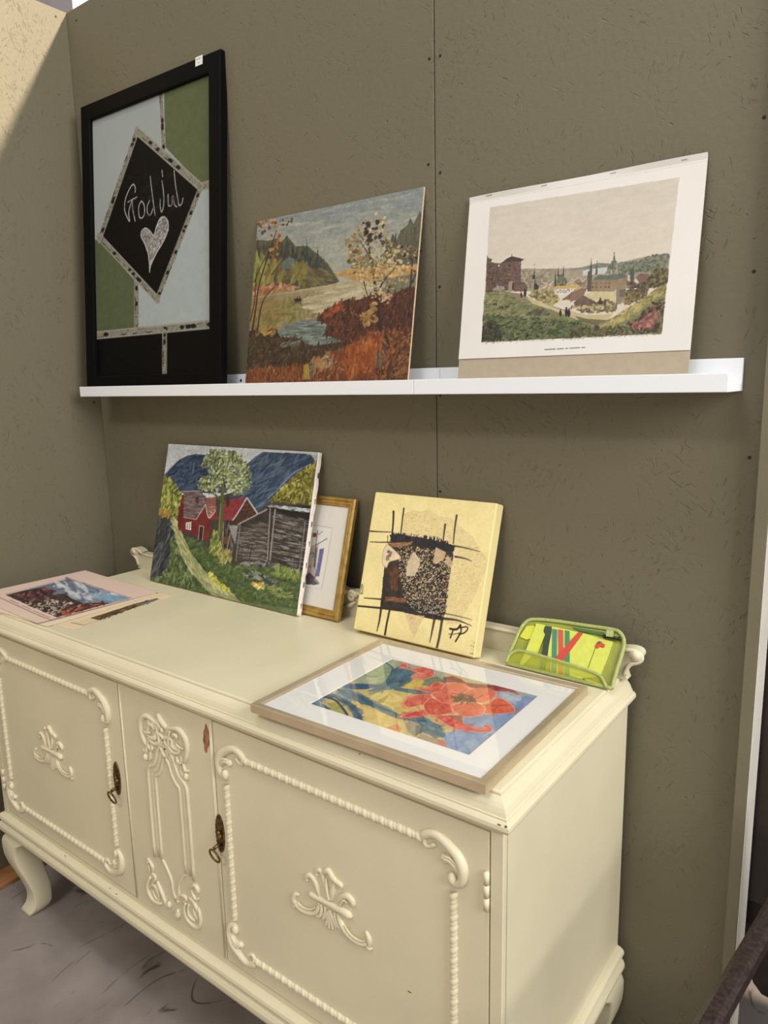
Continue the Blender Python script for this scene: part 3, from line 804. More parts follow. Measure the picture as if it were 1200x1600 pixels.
def frame_bars(pose, w, h, bw, d0, d1, material, prof=None, name='frame_bar'):
    """four mitred bars; prof: list of (fraction across from outside to inside, local y)"""
    prof = prof or [(0, d1), (0, d0), (1, d0), (1, d1)]
    def bar(a, b, na, nb):      # a->b outer corners, na/nb inward diagonals
        m = MB(); n = len(prof)
        A = [(a[0] + na[0] * bw * t, y, a[1] + na[1] * bw * t) for t, y in prof]; B = [(b[0] + nb[0] * bw * t, y, b[1] + nb[1] * bw * t) for t, y in prof]
        m.loft([A, B], smooth=False); return m.build(name, material, pose.o)
    bar((0, 0), (w, 0), (1, 1), (-1, 1)); bar((w, 0), (w, h), (-1, 1), (-1, -1)); bar((w, h), (0, h), (-1, -1), (1, -1)); bar((0, h), (0, 0), (1, -1), (1, 1))

# ------------------------------------------------------------------ 1  black frame with chalkboard diamond
bl_w = 0.5661
bp_, be = lean_on_ledge('chalkboard_picture', 0.0621, -0.0795, 1.361, 0.0764, 0.0146, 0.021)
bl_h = 0.7526 + be
tag(bp_.o, 'tall black framed picture with a chalkboard diamond reading God Jul', 'picture')
black_lac = mat('black_frame_lacquer', (9, 8, 8), 0.5, bump=0.1, bscale=120, spec=0.08)
frame_bars(bp_, bl_w, bl_h, 0.042, 0.0, 0.021, black_lac, [(0, 0.021), (0, 0.0015), (0.05, 0.0), (0.93, 0.0), (1, 0.002), (1, 0.021)])
MB().box(0.04, bl_w - 0.04, 0.010, 0.0205, 0.04, bl_h - 0.04).build('backing_board', mat('grey_backing', (120, 116, 108), 0.8), bp_.o)
X0, X1, Z0, Z1 = 0.0405, bl_w - 0.0405, 0.0405, bl_h - 0.0405
c = Canvas(300, 430, bp_.H(X0, X1, Z0, Z1, 0.009), (151, 158, 156))
z = Zm(100, 50, 2.757)
c.grain(3, 40, 40)
c.poly(z((428, 200), (660, 130), (640, 655), (590, 660), (435, 495)), (89, 96, 66), var=3)
c.poly(z((640, 640), (590, 690), (400, 1165), (318, 1075), (322, 1290), (650, 1245)), (158, 166, 165), var=3)
c.poly(z((105, 890), (150, 895), (312, 1078), (308, 1290), (105, 1310)), (84, 92, 64), var=3)
c.poly(z((105, 1310), (650, 1265), (650, 1530), (105, 1530)), (7, 6, 6))
c.poly(z((318, 440), (150, 885), (400, 1150), (585, 672)), (13, 11, 10), var=2)
def tape(a, b, w):
    a, b = np.array(z(a)[0]), np.array(z(b)[0])
    c.line([tuple(a), tuple(b)], w, (138, 134, 120), sm=False)
    L = np.linalg.norm(b - a); d = (b - a) / L; nn = np.array([-d[1], d[0]]); an = math.atan2(-d[1], d[0])
    for i in range(int(L * 5.0)):
        p = a + d * L * RNG.random() + nn * (RNG.random() - 0.5) * w * 0.9
        v = 40 + 120 * RNG.random(); c.dab(p, 0.9, 0.35, an if RNG.random() < 0.6 else an + 1.57, (v, v, v * 0.93), 0.8)
    for i in range(int(L / 28) + 1):
        p = a + d * L * RNG.random(); k = RNG.random()
        c.dab(p, 2.2 + 2 * k, w * 0.28, an, (28, 27, 25), 0.95)
        c.dab(a + d * L * RNG.random() + nn * w * 0.25, 5, 0.7, an, (60, 58, 52), 0.9)
    c.line([tuple(a + nn * w * 0.47), tuple(b + nn * w * 0.47)], 0.7, (178, 172, 156), 0.7, sm=False)
    c.line([tuple(a - nn * w * 0.47), tuple(b - nn * w * 0.47)], 0.7, (178, 172, 156), 0.7, sm=False)
tape((414, 220), (428, 500), 7.0); tape((312, 1070), (312, 1290), 7.5); tape((105, 1308), (650, 1255), 11.5); tape((432, 1290), (432, 1530), 7.5)
tape((585, 668), (640, 650), 11); tape((314, 425), (152, 895), 7.6); tape((150, 880), (402, 1152), 9.5); tape((400, 1150), (588, 668), 7.6); tape((312, 425), (588, 668), 10.5)
zt = Zm(150, 180, 5.332)
for pts in ([(325, 640), (325, 600), (305, 575), (265, 640), (240, 720), (240, 800), (275, 882)], [(265, 722), (340, 680)], [(300, 705), (305, 780), (325, 880)], [(300, 705), (272, 800), (280, 880)],
            [(375, 715), (355, 760), (358, 840), (380, 855), (402, 820), (400, 750), (380, 715)], [(445, 710), (425, 760), (430, 820), (455, 825), (470, 780)], [(450, 510), (460, 600), (475, 720), (490, 830)],
            [(548, 545), (560, 640), (562, 740), (545, 805), (533, 760), (533, 700)], [(548, 460), (553, 510)], [(598, 660), (600, 740), (612, 755), (630, 740), (632, 680)], [(640, 670), (650, 740), (670, 762)],
            [(648, 460), (660, 580), (680, 700), (690, 750), (712, 735), (722, 690)]):
    c.line(zt(*pts), 1.5, (196, 194, 192), 0.85)
heart = [(445, 1305), (455, 1250), (500, 1150), (565, 1040), (598, 950), (595, 880), (565, 845), (530, 860), (500, 930), (480, 1000), (445, 960), (410, 938), (378, 965), (375, 1010), (400, 1060), (430, 1140), (442, 1230)]
c.poly(zt(*heart), (146, 143, 141), 0.9)
c.dabs(zt(*heart), 340, 2.2, 0.45, 70, [(185, 183, 180), (110, 106, 104), (160, 158, 155), (70, 66, 64)], 0.5, 0.8)
c.line(zt(*heart, heart[0]), 1.3, (198, 196, 194), 0.9)
c.dabs(zt((240, 500), (640, 480), (700, 760), (420, 900), (240, 800)), 60, 5, 2.5, 30, [(52, 48, 47), (40, 37, 36)], 1.0, 0.22)
surface('collage_panel', c, X0, X1, Z0, Z1, 0.009, paint_material('painted_glass', 0.5, 0.12), bp_.o)
pw, pz = bp_.loc((311, 95))
st_ = MB().box(pw - 0.0125, pw + 0.0125, -0.0006, -0.0001, pz - 0.010, pz + 0.010).build('price_sticker', mat('sticker_paper', (225, 224, 220), 0.6), bp_.o)
mk = MB()
for dx, dz, l in ((-0.006, 0.004, 0.003), (0.002, 0.0045, 0.003), (-0.001, -0.004, 0.002)):
    mk.box(pw + dx - l, pw + dx + l, -0.0008, -0.0005, pz + dz - 0.0006, pz + dz + 0.0006)
mk.build('sticker_print', mat('sticker_ink', (60, 58, 56), 0.6), st_)['kind'] = 'stuff'

# ------------------------------------------------------------------ 2  lake painting on board
lp, le = lean_on_ledge('lake_painting', 0.7140, -0.0708, 1.360, 0.1748, 0.004, 0.0045)
lw, lh = 0.4614, 0.3725
tag(lp.o, 'unframed oil painting of an autumn lake with a yellow leafed tree', 'painting')
MB().box(0, lw, 0.0004, 0.0045, 0, lh + le, 0.0006, 1).build('board', mat('raw_hardboard', (196, 178, 146), 0.75, var=0.12, vscale=40), lp.o)
c = Canvas(330, 300, lp.H(0.0006, lw - 0.0006, 0.0, lh + le - 0.0006), (140, 143, 136))
sl = 10.0
full = [(360, 280), (690, 260), (690, 620), (360, 620)]
c.grad(full, (128, 136, 136), (172, 168, 144), (530, 310), (520, 430), 5)
c.dabs([(400, 345), (665, 295), (660, 400), (520, 430), (400, 390)], 260, 13, 1.6, sl, [(150, 152, 142), (168, 166, 148), (130, 138, 136), (178, 170, 148), (120, 130, 132)], 0.12, 0.45, 4, 0.3)
c.dabs([(480, 400), (600, 375), (590, 425), (530, 432)], 80, 11, 2, sl, [(160, 160, 138), (150, 156, 142)], 0.1, 0.5, 4)
# far right shore, woods
c.poly([(520, 428), (545, 420), (600, 412), (665, 405), (660, 440), (560, 440)], (178, 140, 84), var=14)
c.dabs([(524, 428), (600, 412), (660, 405), (655, 440), (560, 438)], 120, 5, 1.5, 8, [(192, 152, 92), (166, 128, 72), (184, 150, 100)], 0.3, 0.7, 6)
c.poly([(545, 420), (560, 402), (575, 398), (590, 410), (585, 418)], (126, 120, 92), var=8)
c.poly([(598, 412), (603, 372), (608, 382), (612, 365), (620, 375), (625, 360), (636, 352), (640, 340), (645, 350), (655, 330), (665, 345), (660, 410), (630, 415)], (92, 90, 72), var=8)
c.dabs([(600, 375), (660, 345), (658, 410), (602, 412)], 110, 6, 1.2, 88, [(78, 78, 66), (104, 100, 78), (96, 88, 66)], 0.2, 0.7)
c.poly([(575, 440), (660, 425), (650, 470), (580, 470)], (112, 112, 88), var=10)
# left woods
c.poly([(394, 384), (402, 375), (420, 376), (434, 372), (440, 378), (448, 368), (462, 385), (480, 384), (500, 400), (512, 412), (530, 440), (500, 450), (390, 470)], (84, 80, 58), var=10)
c.dabs([(396, 385), (450, 380), (500, 405), (525, 440), (396, 460)], 180, 7, 2.0, 85, [(70, 62, 48), (96, 92, 60), (66, 72, 68), (88, 70, 48)], 0.3, 0.7, 6, 0.4)
for x, yb, t, wd in ((403, 410, 372, 6), (412, 410, 378, 6), (440, 402, 373, 5), (448, 402, 369, 6), (458, 404, 381, 5), (464, 408, 390, 4), (473, 408, 383, 6), (479, 412, 375, 4.5), (487, 418, 393, 4), (496, 424, 387, 5), (502, 424, 402, 3.5), (505, 426, 405, 3)):
    c.poly([(x - wd, yb), (x - wd * 0.3, (yb + t) / 2), (x, t), (x + wd * 0.35, (yb + t) / 2), (x + wd, yb)], (58, 60, 52) if x < 460 else (48, 62, 64), var=6)
    for k in range(7):
        y = t + (yb - t) * k / 7; c.dab((x + RNG.normal(0, 0.6), y), 0.6 + wd * k / 9, 1.1, 0.2, (52, 58, 52) if x < 460 else (50, 66, 70), 0.8, 0.3)
c.dabs([(398, 392), (450, 385), (500, 408), (524, 438), (480, 445), (398, 440)], 320, 4.5, 0.7, 88, [(52, 54, 46), (62, 66, 52), (44, 46, 42), (92, 88, 58)], 0.12, 0.7, 5, 0.4)
c.poly([(440, 412), (452, 400), (466, 410), (462, 420), (440, 420)], (92, 104, 98), var=6)
c.dabs([(392, 400), (412, 398), (420, 440), (390, 445)], 70, 10, 2.0, 82, [(140, 136, 62), (118, 112, 52), (150, 148, 80)], 0.15, 0.8, 6, 0.5)
c.dabs([(416, 410), (440, 408), (450, 435), (418, 440)], 60, 6, 2.2, 75, [(124, 110, 54), (104, 84, 48), (142, 132, 66)], 0.3, 0.8, 6, 0.5)
c.dabs([(454, 416), (478, 414), (480, 440), (454, 442)], 60, 8, 1.8, 80, [(136, 130, 60), (110, 104, 50), (120, 100, 54)], 0.2, 0.8, 6, 0.5)
c.dabs([(476, 420), (505, 420), (526, 440), (480, 446)], 60, 7, 2.0, -25, [(104, 96, 58), (86, 72, 46), (116, 112, 78), (120, 108, 86)], 0.3, 0.7, 6, 0.4)
c.poly([(388, 452), (402, 448), (430, 446), (460, 446), (470, 449), (440, 456), (388, 468)], (170, 116, 82), var=12)
c.dabs([(388, 445), (470, 444), (460, 452), (388, 462)], 70, 4, 1.8, 70, [(182, 130, 96), (150, 100, 66), (190, 148, 108), (140, 90, 58)], 0.5, 0.8)
# water
wat = [(386, 466), (430, 456), (480, 450), (530, 442), (560, 438), (600, 440), (590, 470), (540, 480), (500, 498), (520, 530), (480, 545), (430, 520), (386, 520)]
c.grad(wat, (134, 116, 72), (176, 164, 130), (400, 490), (560, 445), 6)
c.dabs([(388, 470), (430, 460), (440, 500), (388, 515)], 80, 10, 1.6, 8, [(160, 108, 72), (124, 108, 62), (140, 120, 72)], 0.1, 0.6, 6)
c.dabs([(400, 480), (500, 458), (500, 500), (440, 515), (395, 515)], 150, 8, 1.6, 60, [(120, 114, 58), (132, 124, 66), (106, 100, 52)], 0.6, 0.5, 6)
c.dabs([(470, 470), (530, 446), (590, 445), (560, 475), (500, 490)], 140, 13, 1.6, 9, [(190, 178, 146), (172, 160, 126), (204, 192, 162), (160, 146, 108)], 0.1, 0.6, 4, 0.3)
c.poly([(430, 512), (470, 500), (500, 498), (515, 512), (560, 528), (510, 542), (470, 538), (420, 520)], (108, 118, 110), var=6)
c.dabs([(430, 510), (500, 498), (520, 520), (560, 530), (510, 542), (450, 530)], 130, 9, 1.2, 4, [(126, 136, 128), (90, 102, 98), (140, 146, 134), (80, 88, 82)], 0.08, 0.7, 4, 0.3)
c.line([(390, 466), (430, 460), (480, 452), (535, 443)], 1.2, (196, 176, 140), 0.6)
# boat
c.poly([(459, 466), (472, 466), (470, 471), (461, 472)], (50, 30, 24)); c.line([(460, 473), (471, 472.5)], 1.2, (60, 36, 28)); c.line([(463.5, 468), (464, 463.5)], 1.6, (50, 28, 24)); c.line([(468, 468), (468, 463)], 1.6, (50, 28, 24))
# right bushes
rb = [(494, 497), (508, 484), (526, 474), (540, 468), (560, 468), (580, 460), (605, 462), (640, 448), (660, 450), (655, 545), (560, 540), (505, 522), (512, 508)]
c.poly(rb, (78, 44, 32), var=12)
c.dabs(rb, 800, 5.0, 1.2, 72, [(92, 46, 32), (66, 36, 28), (108, 54, 34), (56, 34, 28), (84, 56, 38)], 0.25, 0.85, 6, 0.6)
c.dabs([(495, 496), (530, 472), (540, 478), (510, 496)], 60, 4, 1.4, 60, [(150, 66, 40), (170, 84, 48), (118, 50, 34)], 0.4, 0.9, 6, 0.6)
# left dark bank
lb = [(382, 520), (396, 514), (412, 522), (420, 512), (432, 516), (438, 526), (470, 528), (476, 536), (490, 540), (530, 534), (560, 530), (540, 560), (480, 572), (382, 580)]
c.poly(lb, (56, 40, 30), var=8)
c.dabs(lb, 620, 5.0, 1.2, 80, [(64, 46, 34), (46, 34, 26), (76, 56, 38), (84, 66, 48)], 0.4, 0.8, 5, 0.6)
c.dabs([(398, 520), (420, 506), (440, 510), (420, 526)], 26, 4, 2, 40, [(168, 128, 58), (140, 104, 50)], 0.4, 0.9, 6, 0.6)
c.dabs([(440, 534), (470, 530), (466, 540), (444, 544)], 14, 4, 1.4, 30, [(120, 126, 118), (100, 102, 92)], 0.4, 0.8)
# foreground
fg = [(375, 578), (430, 572), (470, 572), (500, 560), (520, 548), (545, 538), (575, 520), (600, 514), (650, 520), (660, 620), (370, 620)]
c.poly(fg, (112, 60, 32), var=14)
c.dabs(fg, 1300, 5.5, 1.2, 85, [(126, 64, 32), (148, 78, 38), (94, 48, 26), (132, 84, 48), (110, 52, 28)], 0.25, 0.8, 6, 0.7)
c.dabs([(540, 545), (600, 520), (620, 560), (540, 590)], 160, 8, 2.0, 85, [(164, 88, 40), (146, 72, 32), (138, 62, 30)], 0.2, 0.85, 6, 0.7)
c.dabs([(596, 520), (648, 520), (636, 593), (600, 590)], 140, 6, 1.6, 60, [(80, 50, 32), (120, 72, 44), (66, 42, 28), (140, 92, 60)], 0.6, 0.85, 6, 0.7)
c.dabs([(480, 566), (520, 545), (520, 575), (490, 580)], 40, 6, 1.8, 80, [(150, 108, 66), (164, 120, 74)], 0.3, 0.85, 6, 0.6)
c.poly([(474, 570), (482, 567), (484, 592), (474, 592)], (160, 130, 44), var=10); c.poly([(485, 568), (490, 566), (489, 588), (484, 590)], (84, 96, 92))
c.line([(505, 568), (508, 556), (514, 560), (514, 572)], 2, (168, 150, 128)); c.poly([(510, 560), (515, 562), (512, 572)], (84, 76, 92))
c.dabs([(588, 540), (606, 536), (600, 570), (588, 572)], 16, 5, 1.5, 85, [(90, 92, 84), (78, 70, 62)], 0.2, 0.9)
c.dabs(rb, 160, 1.6, 0.9, 60, [(140, 84, 56), (120, 66, 44), (60, 44, 36), (156, 104, 70)], 0.8, 0.8, 6, 0.7)
c.dabs(fg, 260, 2.2, 0.7, 75, [(176, 112, 66), (70, 40, 26), (160, 98, 52), (186, 130, 84)], 0.5, 0.75, 6, 0.8)
c.dabs(lb, 120, 2.2, 0.7, 60, [(104, 84, 62), (36, 28, 24), (92, 72, 52)], 0.7, 0.75, 5, 0.7)
# trees
for pts, w0, w1 in (([(594, 514), (590, 480), (586, 450), (583, 425), (578, 400), (575, 380)], 7, 2), ([(584, 425), (592, 405), (604, 390)], 2.5, 1), ([(578, 402), (568, 385), (562, 376)], 2, 1), ([(588, 460), (598, 440), (608, 428), (620, 414)], 3, 1.2),
                    ([(602, 470), (606, 455), (612, 440)], 4, 2), ([(640, 460), (642, 430), (644, 405)], 3, 2), ([(644, 440), (650, 425), (655, 415)], 2, 1), ([(576, 380), (580, 368), (590, 362)], 2, 0.8), ([(575, 385), (566, 372), (560, 366)], 1.5, 0.8),
                    ([(568, 440), (572, 456), (577, 466)], 2, 1), ([(592, 512), (600, 490), (612, 480)], 3, 1)):
    c.line(pts, w0, (54, 36, 30), 1, w1, rel=0.6)
c.dabs([(545, 372), (570, 345), (600, 340), (620, 400), (600, 440), (560, 440), (545, 420)], 330, 1.9, 1.3, 30, [(186, 162, 98), (176, 146, 82), (150, 128, 70), (120, 92, 62), (204, 182, 124), (164, 138, 92)], 0.8, 0.9, 8, 1.0)
c.dabs([(560, 420), (620, 395), (635, 440), (600, 470), (565, 460)], 150, 1.8, 1.3, 30, [(186, 162, 100), (170, 146, 90), (194, 176, 126), (150, 110, 74)], 0.8, 0.9, 8, 1.0)
c.dabs([(540, 375), (560, 365), (565, 410), (545, 410)], 34, 3, 2.2, 40, [(110, 104, 60), (130, 116, 64), (168, 120, 66), (90, 84, 54)], 0.6, 0.9, 8, 0.9)
c.dabs([(566, 345), (600, 345), (600, 380), (570, 380)], 24, 3.2, 2.2, 40, [(52, 34, 32), (66, 44, 38)], 0.7, 0.95, 5, 0.9)
for q in ((586, 335), (600, 341), (596, 350)): c.dab(q, 3, 2, 0.8, (208, 182, 104), 1, 1.0)
c.dabs([(610, 385), (635, 385), (640, 420), (605, 425)], 24, 2.6, 2.0, 30, [(196, 168, 110), (204, 180, 130)], 0.8, 0.9, 8, 1.0)
c.dabs([(622, 380), (655, 380), (652, 440), (630, 445)], 22, 2.5, 1.8, 40, [(170, 110, 56), (190, 140, 80), (60, 44, 34)], 0.8, 0.9, 8, 0.9)
c.dabs([(560, 495), (585, 470), (590, 500), (572, 512)], 40, 3.4, 2.2, 45, [(158, 122, 66), (176, 142, 80), (140, 104, 54)], 0.7, 0.9, 8, 0.9)
c.dabs([(590, 452), (612, 455), (606, 475), (592, 472)], 14, 3, 2, 45, [(200, 160, 124), (190, 150, 110)], 0.7, 0.9, 8, 0.9)
for pts, w0, w1 in (([(394, 520), (400, 480), (404, 450), (414, 415), (424, 385), (432, 360)], 3, 1.2), ([(402, 520), (408, 480), (416, 462), (430, 448)], 2.6, 1), ([(398, 440), (408, 415), (422, 390)], 2, 1), ([(392, 500), (398, 470), (400, 440), (402, 420)], 2, 1),
                    ([(388, 575), (400, 556), (414, 545)], 1.5, 0.8), ([(390, 570), (410, 562), (440, 558)], 1.2, 0.6), ([(424, 430), (440, 408), (446, 395)], 1.5, 0.8)):
    c.line(pts, w0, (50, 32, 24), 0.95, w1, rel=0.5)
c.dabs([(400, 345), (432, 340), (440, 375), (430, 410), (420, 410), (424, 370), (402, 360)], 60, 2.4, 1.8, 60, [(166, 112, 50), (140, 84, 40), (110, 66, 40), (186, 138, 66), (74, 46, 36)], 0.8, 0.9, 8, 0.9)
c.dabs([(436, 345), (460, 342), (458, 350), (440, 352)], 8, 2, 1.3, 40, [(80, 50, 44)], 0.6, 0.9, 5)
c.line([(588, 576), (588, 584)], 1.3, (26, 20, 18)); c.line([(587, 575), (592, 578), (592, 584), (588, 585)], 1.0, (26, 20, 18)); c.line([(596, 574), (597, 583)], 1.2, (26, 20, 18)); c.line([(594, 580), (600, 577)], 1.0, (26, 20, 18))
c.c *= 0.93; c.texture(0.11, 0.06); c.grain(4); c.rel += smooth_noise(c.h, c.w, 90, 60) * 0.25
surface('painted_surface', c, 0.0004, lw - 0.0004, 0.0, lh + le - 0.0004, 0.0002, oil, lp.o, 0.0009)

# ------------------------------------------------------------------ 3  town view print on card
pp, pe = lean_on_ledge('town_print', 1.2781, -0.0526, 1.360, 0.1406, 0.0037, 0.0035)
pw_, ph_ = 0.4149, 0.3324
tag(pp.o, 'large paper print of an old town with towers, propped on brown card', 'print')
MB().box(0.0005, pw_ - 0.0005, 0.0012, 0.0035, 0, ph_ + pe - 0.001).build('card_backing', mat('brown_card', (176, 161, 138), 0.85, var=0.06, vscale=60), pp.o)
sheet0 = pp.loc((714, 562))[1]; sheet1 = pp.loc((1080, 546))[1]; zlow = (sheet0 + sheet1) / 2
c = Canvas(440, 330, pp.H(0, pw_, zlow, ph_ + pe), (223, 218, 212))
c.grain(2.0, 60, 60)
pic = [(765.6, 324), (1060.6, 277), (1033, 521), (751.6, 534.5)]
clean = c.c.copy()
c.grad(pic, (200, 189, 172), (208, 195, 174), (910, 300), (900, 420), 3)
c.dabs(pic, 300, 22, 3, 10, [(204, 192, 174), (198, 186, 168), (210, 198, 178)], 0.1, 0.25, 2)
zl = Zm(740, 370, 7.0588); zr = Zm(890, 370, 7.0588)
# far hills and river
c.poly([(800, 430), (816, 421), (850, 420), (905, 418), (935, 410), (960, 412), (1000, 402), (1045, 396), (1043, 440), (1000, 450), (800, 455)], (150, 142, 122), var=8)
c.poly(zr((0, 345), (120, 335), (300, 290), (520, 290), (560, 270), (640, 275), (760, 265), (860, 220), (960, 195), (1060, 180), (1095, 195), (1090, 310), (900, 360), (700, 400), (500, 400), (0, 400)), (124, 128, 108), var=10)
c.dabs(zr((520, 300), (760, 265), (860, 220), (1060, 180), (1090, 200), (1085, 310), (800, 390), (560, 380)), 300, 2.4, 1.2, 30, [(84, 92, 76), (112, 116, 92), (132, 132, 106), (98, 104, 88)], 0.7, 0.8)
c.poly(zr((0, 400), (180, 360), (420, 330), (430, 350), (380, 400), (200, 420), (0, 440)), (188, 188, 182)); c.poly(zl((1000, 430), (1200, 370), (1200, 400), (1100, 440)), (186, 186, 180))
c.poly(zl((520, 350), (600, 345), (720, 350), (880, 345), (1000, 380), (1200, 350), (1200, 560), (520, 580)), (156, 144, 120), var=10)
c.dabs(zl((530, 370), (860, 360), (860, 540), (540, 560)), 240, 2.6, 0.9, 60, [(134, 122, 102), (110, 100, 84), (174, 160, 134), (146, 136, 108)], 0.7, 0.7)
c.dabs(zl((720, 500), (1200, 470), (1200, 600), (730, 600)), 240, 2.2, 1.0, 5, [(190, 174, 142), (150, 122, 98), (204, 190, 160), (120, 96, 80), (170, 140, 108)], 0.5, 0.8)
c.dabs(zr((0, 450), (220, 450), (220, 600), (0, 620)), 120, 2.6, 1.0, 4, [(196, 180, 140), (150, 126, 98), (120, 100, 84), (176, 154, 116)], 0.4, 0.8)
# tower at the left
c.poly(zl((145, 200), (170, 235), (205, 245), (190, 275), (240, 285), (275, 290), (270, 330), (340, 290), (330, 600), (130, 610)), (98, 78, 66), var=8)
c.poly(zl((285, 300), (320, 270), (340, 275), (520, 265), (520, 490), (560, 500), (595, 550), (590, 600), (430, 600), (280, 570)), (112, 84, 74), var=8)
c.poly(zl((290, 300), (360, 240), (420, 210), (560, 245), (520, 270), (350, 275)), (76, 62, 56)); c.line(zl((420, 215), (420, 190)), 1, (70, 56, 50))
c.dabs(zl((140, 300), (520, 280), (520, 580), (140, 600)), 420, 1.6, 0.7, 0, [(86, 64, 56), (126, 96, 84), (100, 74, 66), (70, 54, 48)], 0.6, 0.8)
c.poly(zl((380, 600), (385, 500), (410, 480), (440, 490), (440, 600)), (150, 132, 108)); c.poly(zl((420, 580), (425, 500), (445, 500), (445, 580)), (70, 58, 52))
c.dabs(zl((220, 580), (300, 520), (330, 560), (320, 600)), 24, 3, 1.6, 30, [(150, 142, 130), (120, 112, 100)], 0.5, 0.8)
# steeples
for X, t, b, w in ((668, 290, 580, 9), (685, 470, 580, 10), (898, 345, 540, 9), (930, 335, 440, 8), (988, 300, 440, 7)):
    p = zl((X - w, b), (X - w * 0.8, (b + t) / 2), (X, t), (X + w * 0.8, (b + t) / 2), (X + w, b)); c.poly(p, (64, 64, 58))
c.dab(zl((660, 440))[0], 2.6, 3.6, 0, (62, 64, 58)); c.dab(zl((685, 550))[0], 4.5, 4.5, 0, (56, 60, 54)); c.poly(zl((630, 585), (650, 460), (670, 470), (660, 585)), (150, 140, 118))
c.poly(zl((905, 490), (940, 420), (970, 405), (1020, 460), (1030, 490), (1020, 530), (910, 540)), (96, 104, 84), var=6); c.dabs(zl((910, 500), (1020, 490), (1020, 540), (910, 545)), 30, 0.8, 2.4, 0, [(140, 124, 92), (80, 74, 60)], 0.1, 0.8)
# yellow house
c.poly(zl((880, 565), (910, 540), (1135, 530), (1160, 555), (1120, 570), (890, 575)), (196, 158, 74)); c.poly(zl((895, 575), (1125, 565), (1060, 620), (960, 640), (905, 615)), (214, 206, 196))
c.dabs(zl((900, 580), (1110, 572), (1040, 620), (915, 612)), 46, 0.5, 1.3, 0, [(120, 110, 104)], 0.1, 0.8)
c.poly(zl((1000, 665), (1100, 600), (1200, 560), (1200, 720), (1080, 690), (960, 700)), (128, 98, 80), var=10)
c.poly(zr((0, 650), (100, 580), (190, 560), (150, 650), (0, 720)), (134, 100, 82), var=10); c.poly(zr((40, 720), (150, 640), (300, 720), (260, 760), (140, 800), (60, 770)), (108, 84, 74), var=8)
# cathedral
c.poly(zr((190, 600), (195, 380), (215, 380), (235, 220), (245, 380), (245, 600)), (94, 84, 72)); c.poly(zr((275, 410), (285, 340), (300, 250), (306, 410)), (92, 92, 80))
c.poly(zr((235, 600), (240, 470), (330, 440), (640, 430), (640, 520), (520, 560), (490, 600), (360, 605)), (146, 122, 92), var=8)
c.poly(zr((250, 470), (310, 420), (420, 420), (500, 400), (600, 400), (640, 440), (500, 470)), (94, 106, 90), var=6)
c.poly(zr((413, 400), (413, 345), (418, 320), (434, 304), (452, 296), (456, 268), (474, 256), (480, 222), (488, 172), (496, 222), (503, 256), (518, 268), (520, 296), (529, 320), (531, 345), (528, 410)), (104, 112, 98)); c.poly(zr((418, 400), (418, 355), (525, 355), (522, 410)), (168, 158, 134))
c.dabs(zr((415, 350), (528, 350), (520, 300), (450, 300)), 40, 0.7, 3, 5, [(84, 92, 82), (134, 138, 116)], 0.2, 0.8); c.line(zr((488, 170), (488, 240)), 1.2, (80, 76, 66))
c.dabs(zr((420, 365), (520, 365), (518, 405), (422, 400)), 14, 0.5, 2.4, 0, [(110, 100, 84)], 0.1, 0.9)
for x in (250, 290, 340, 390, 430): c.dab(zr((x, 550))[0], 1.2, 1.2, 0, (70, 56, 46)); c.dab(zr((x + 5, 510))[0], 0.9, 0.9, 0, (84, 68, 54))
c.poly(zr((505, 740), (510, 540), (610, 520), (620, 640), (560, 740)), (138, 124, 100), var=6); c.poly(zr((540, 660), (545, 580), (610, 570), (600, 660)), (108, 98, 82))
c.poly(zr((620, 520), (640, 420), (680, 350), (695, 320), (710, 390), (705, 520)), (84, 84, 74)); c.poly(zr((630, 480), (640, 415), (665, 420), (660, 490)), (186, 176, 156))
c.poly(zr((700, 480), (760, 405), (860, 400), (880, 430), (850, 520), (760, 540)), (124, 92, 74), var=8); c.poly(zr((700, 480), (725, 450), (760, 500), (750, 530)), (194, 178, 154))
# terrace, bushes, lane
c.poly(zr((160, 640), (250, 600), (500, 600), (500, 740), (330, 720), (220, 680)), (196, 180, 128), var=8)
c.dabs(zl((600, 640), (680, 580), (850, 590), (940, 690), (860, 760), (700, 690)), 200, 3.0, 1.6, 30, [(160, 146, 84), (184, 168, 104), (118, 104, 66), (140, 126, 78), (90, 74, 58)], 0.7, 0.85)
c.dabs(zr((0, 770), (250, 750), (400, 690), (520, 740), (500, 820), (160, 830)), 220, 2.8, 1.4, 40, [(170, 152, 96), (124, 106, 74), (92, 76, 60), (192, 174, 116), (106, 96, 64)], 0.8, 0.85)
c.dabs(zr((590, 740), (620, 600), (720, 580), (860, 580), (840, 660), (640, 740)), 260, 2.6, 1.6, 40, [(122, 106, 66), (92, 82, 56), (140, 126, 78), (74, 66, 50), (150, 118, 76)], 0.8, 0.85)
c.dabs(zr((620, 500), (780, 520), (900, 440), (850, 600), (640, 590)), 160, 2.4, 1.4, 40, [(96, 80, 62), (74, 64, 52), (118, 104, 72)], 0.8, 0.85)
c.dabs(zr((850, 520), (920, 360), (1050, 330), (1090, 420), (1060, 520), (900, 560)), 240, 3.0, 1.8, 40, [(82, 78, 54), (106, 98, 64), (64, 60, 46), (132, 112, 72)], 0.8, 0.85)
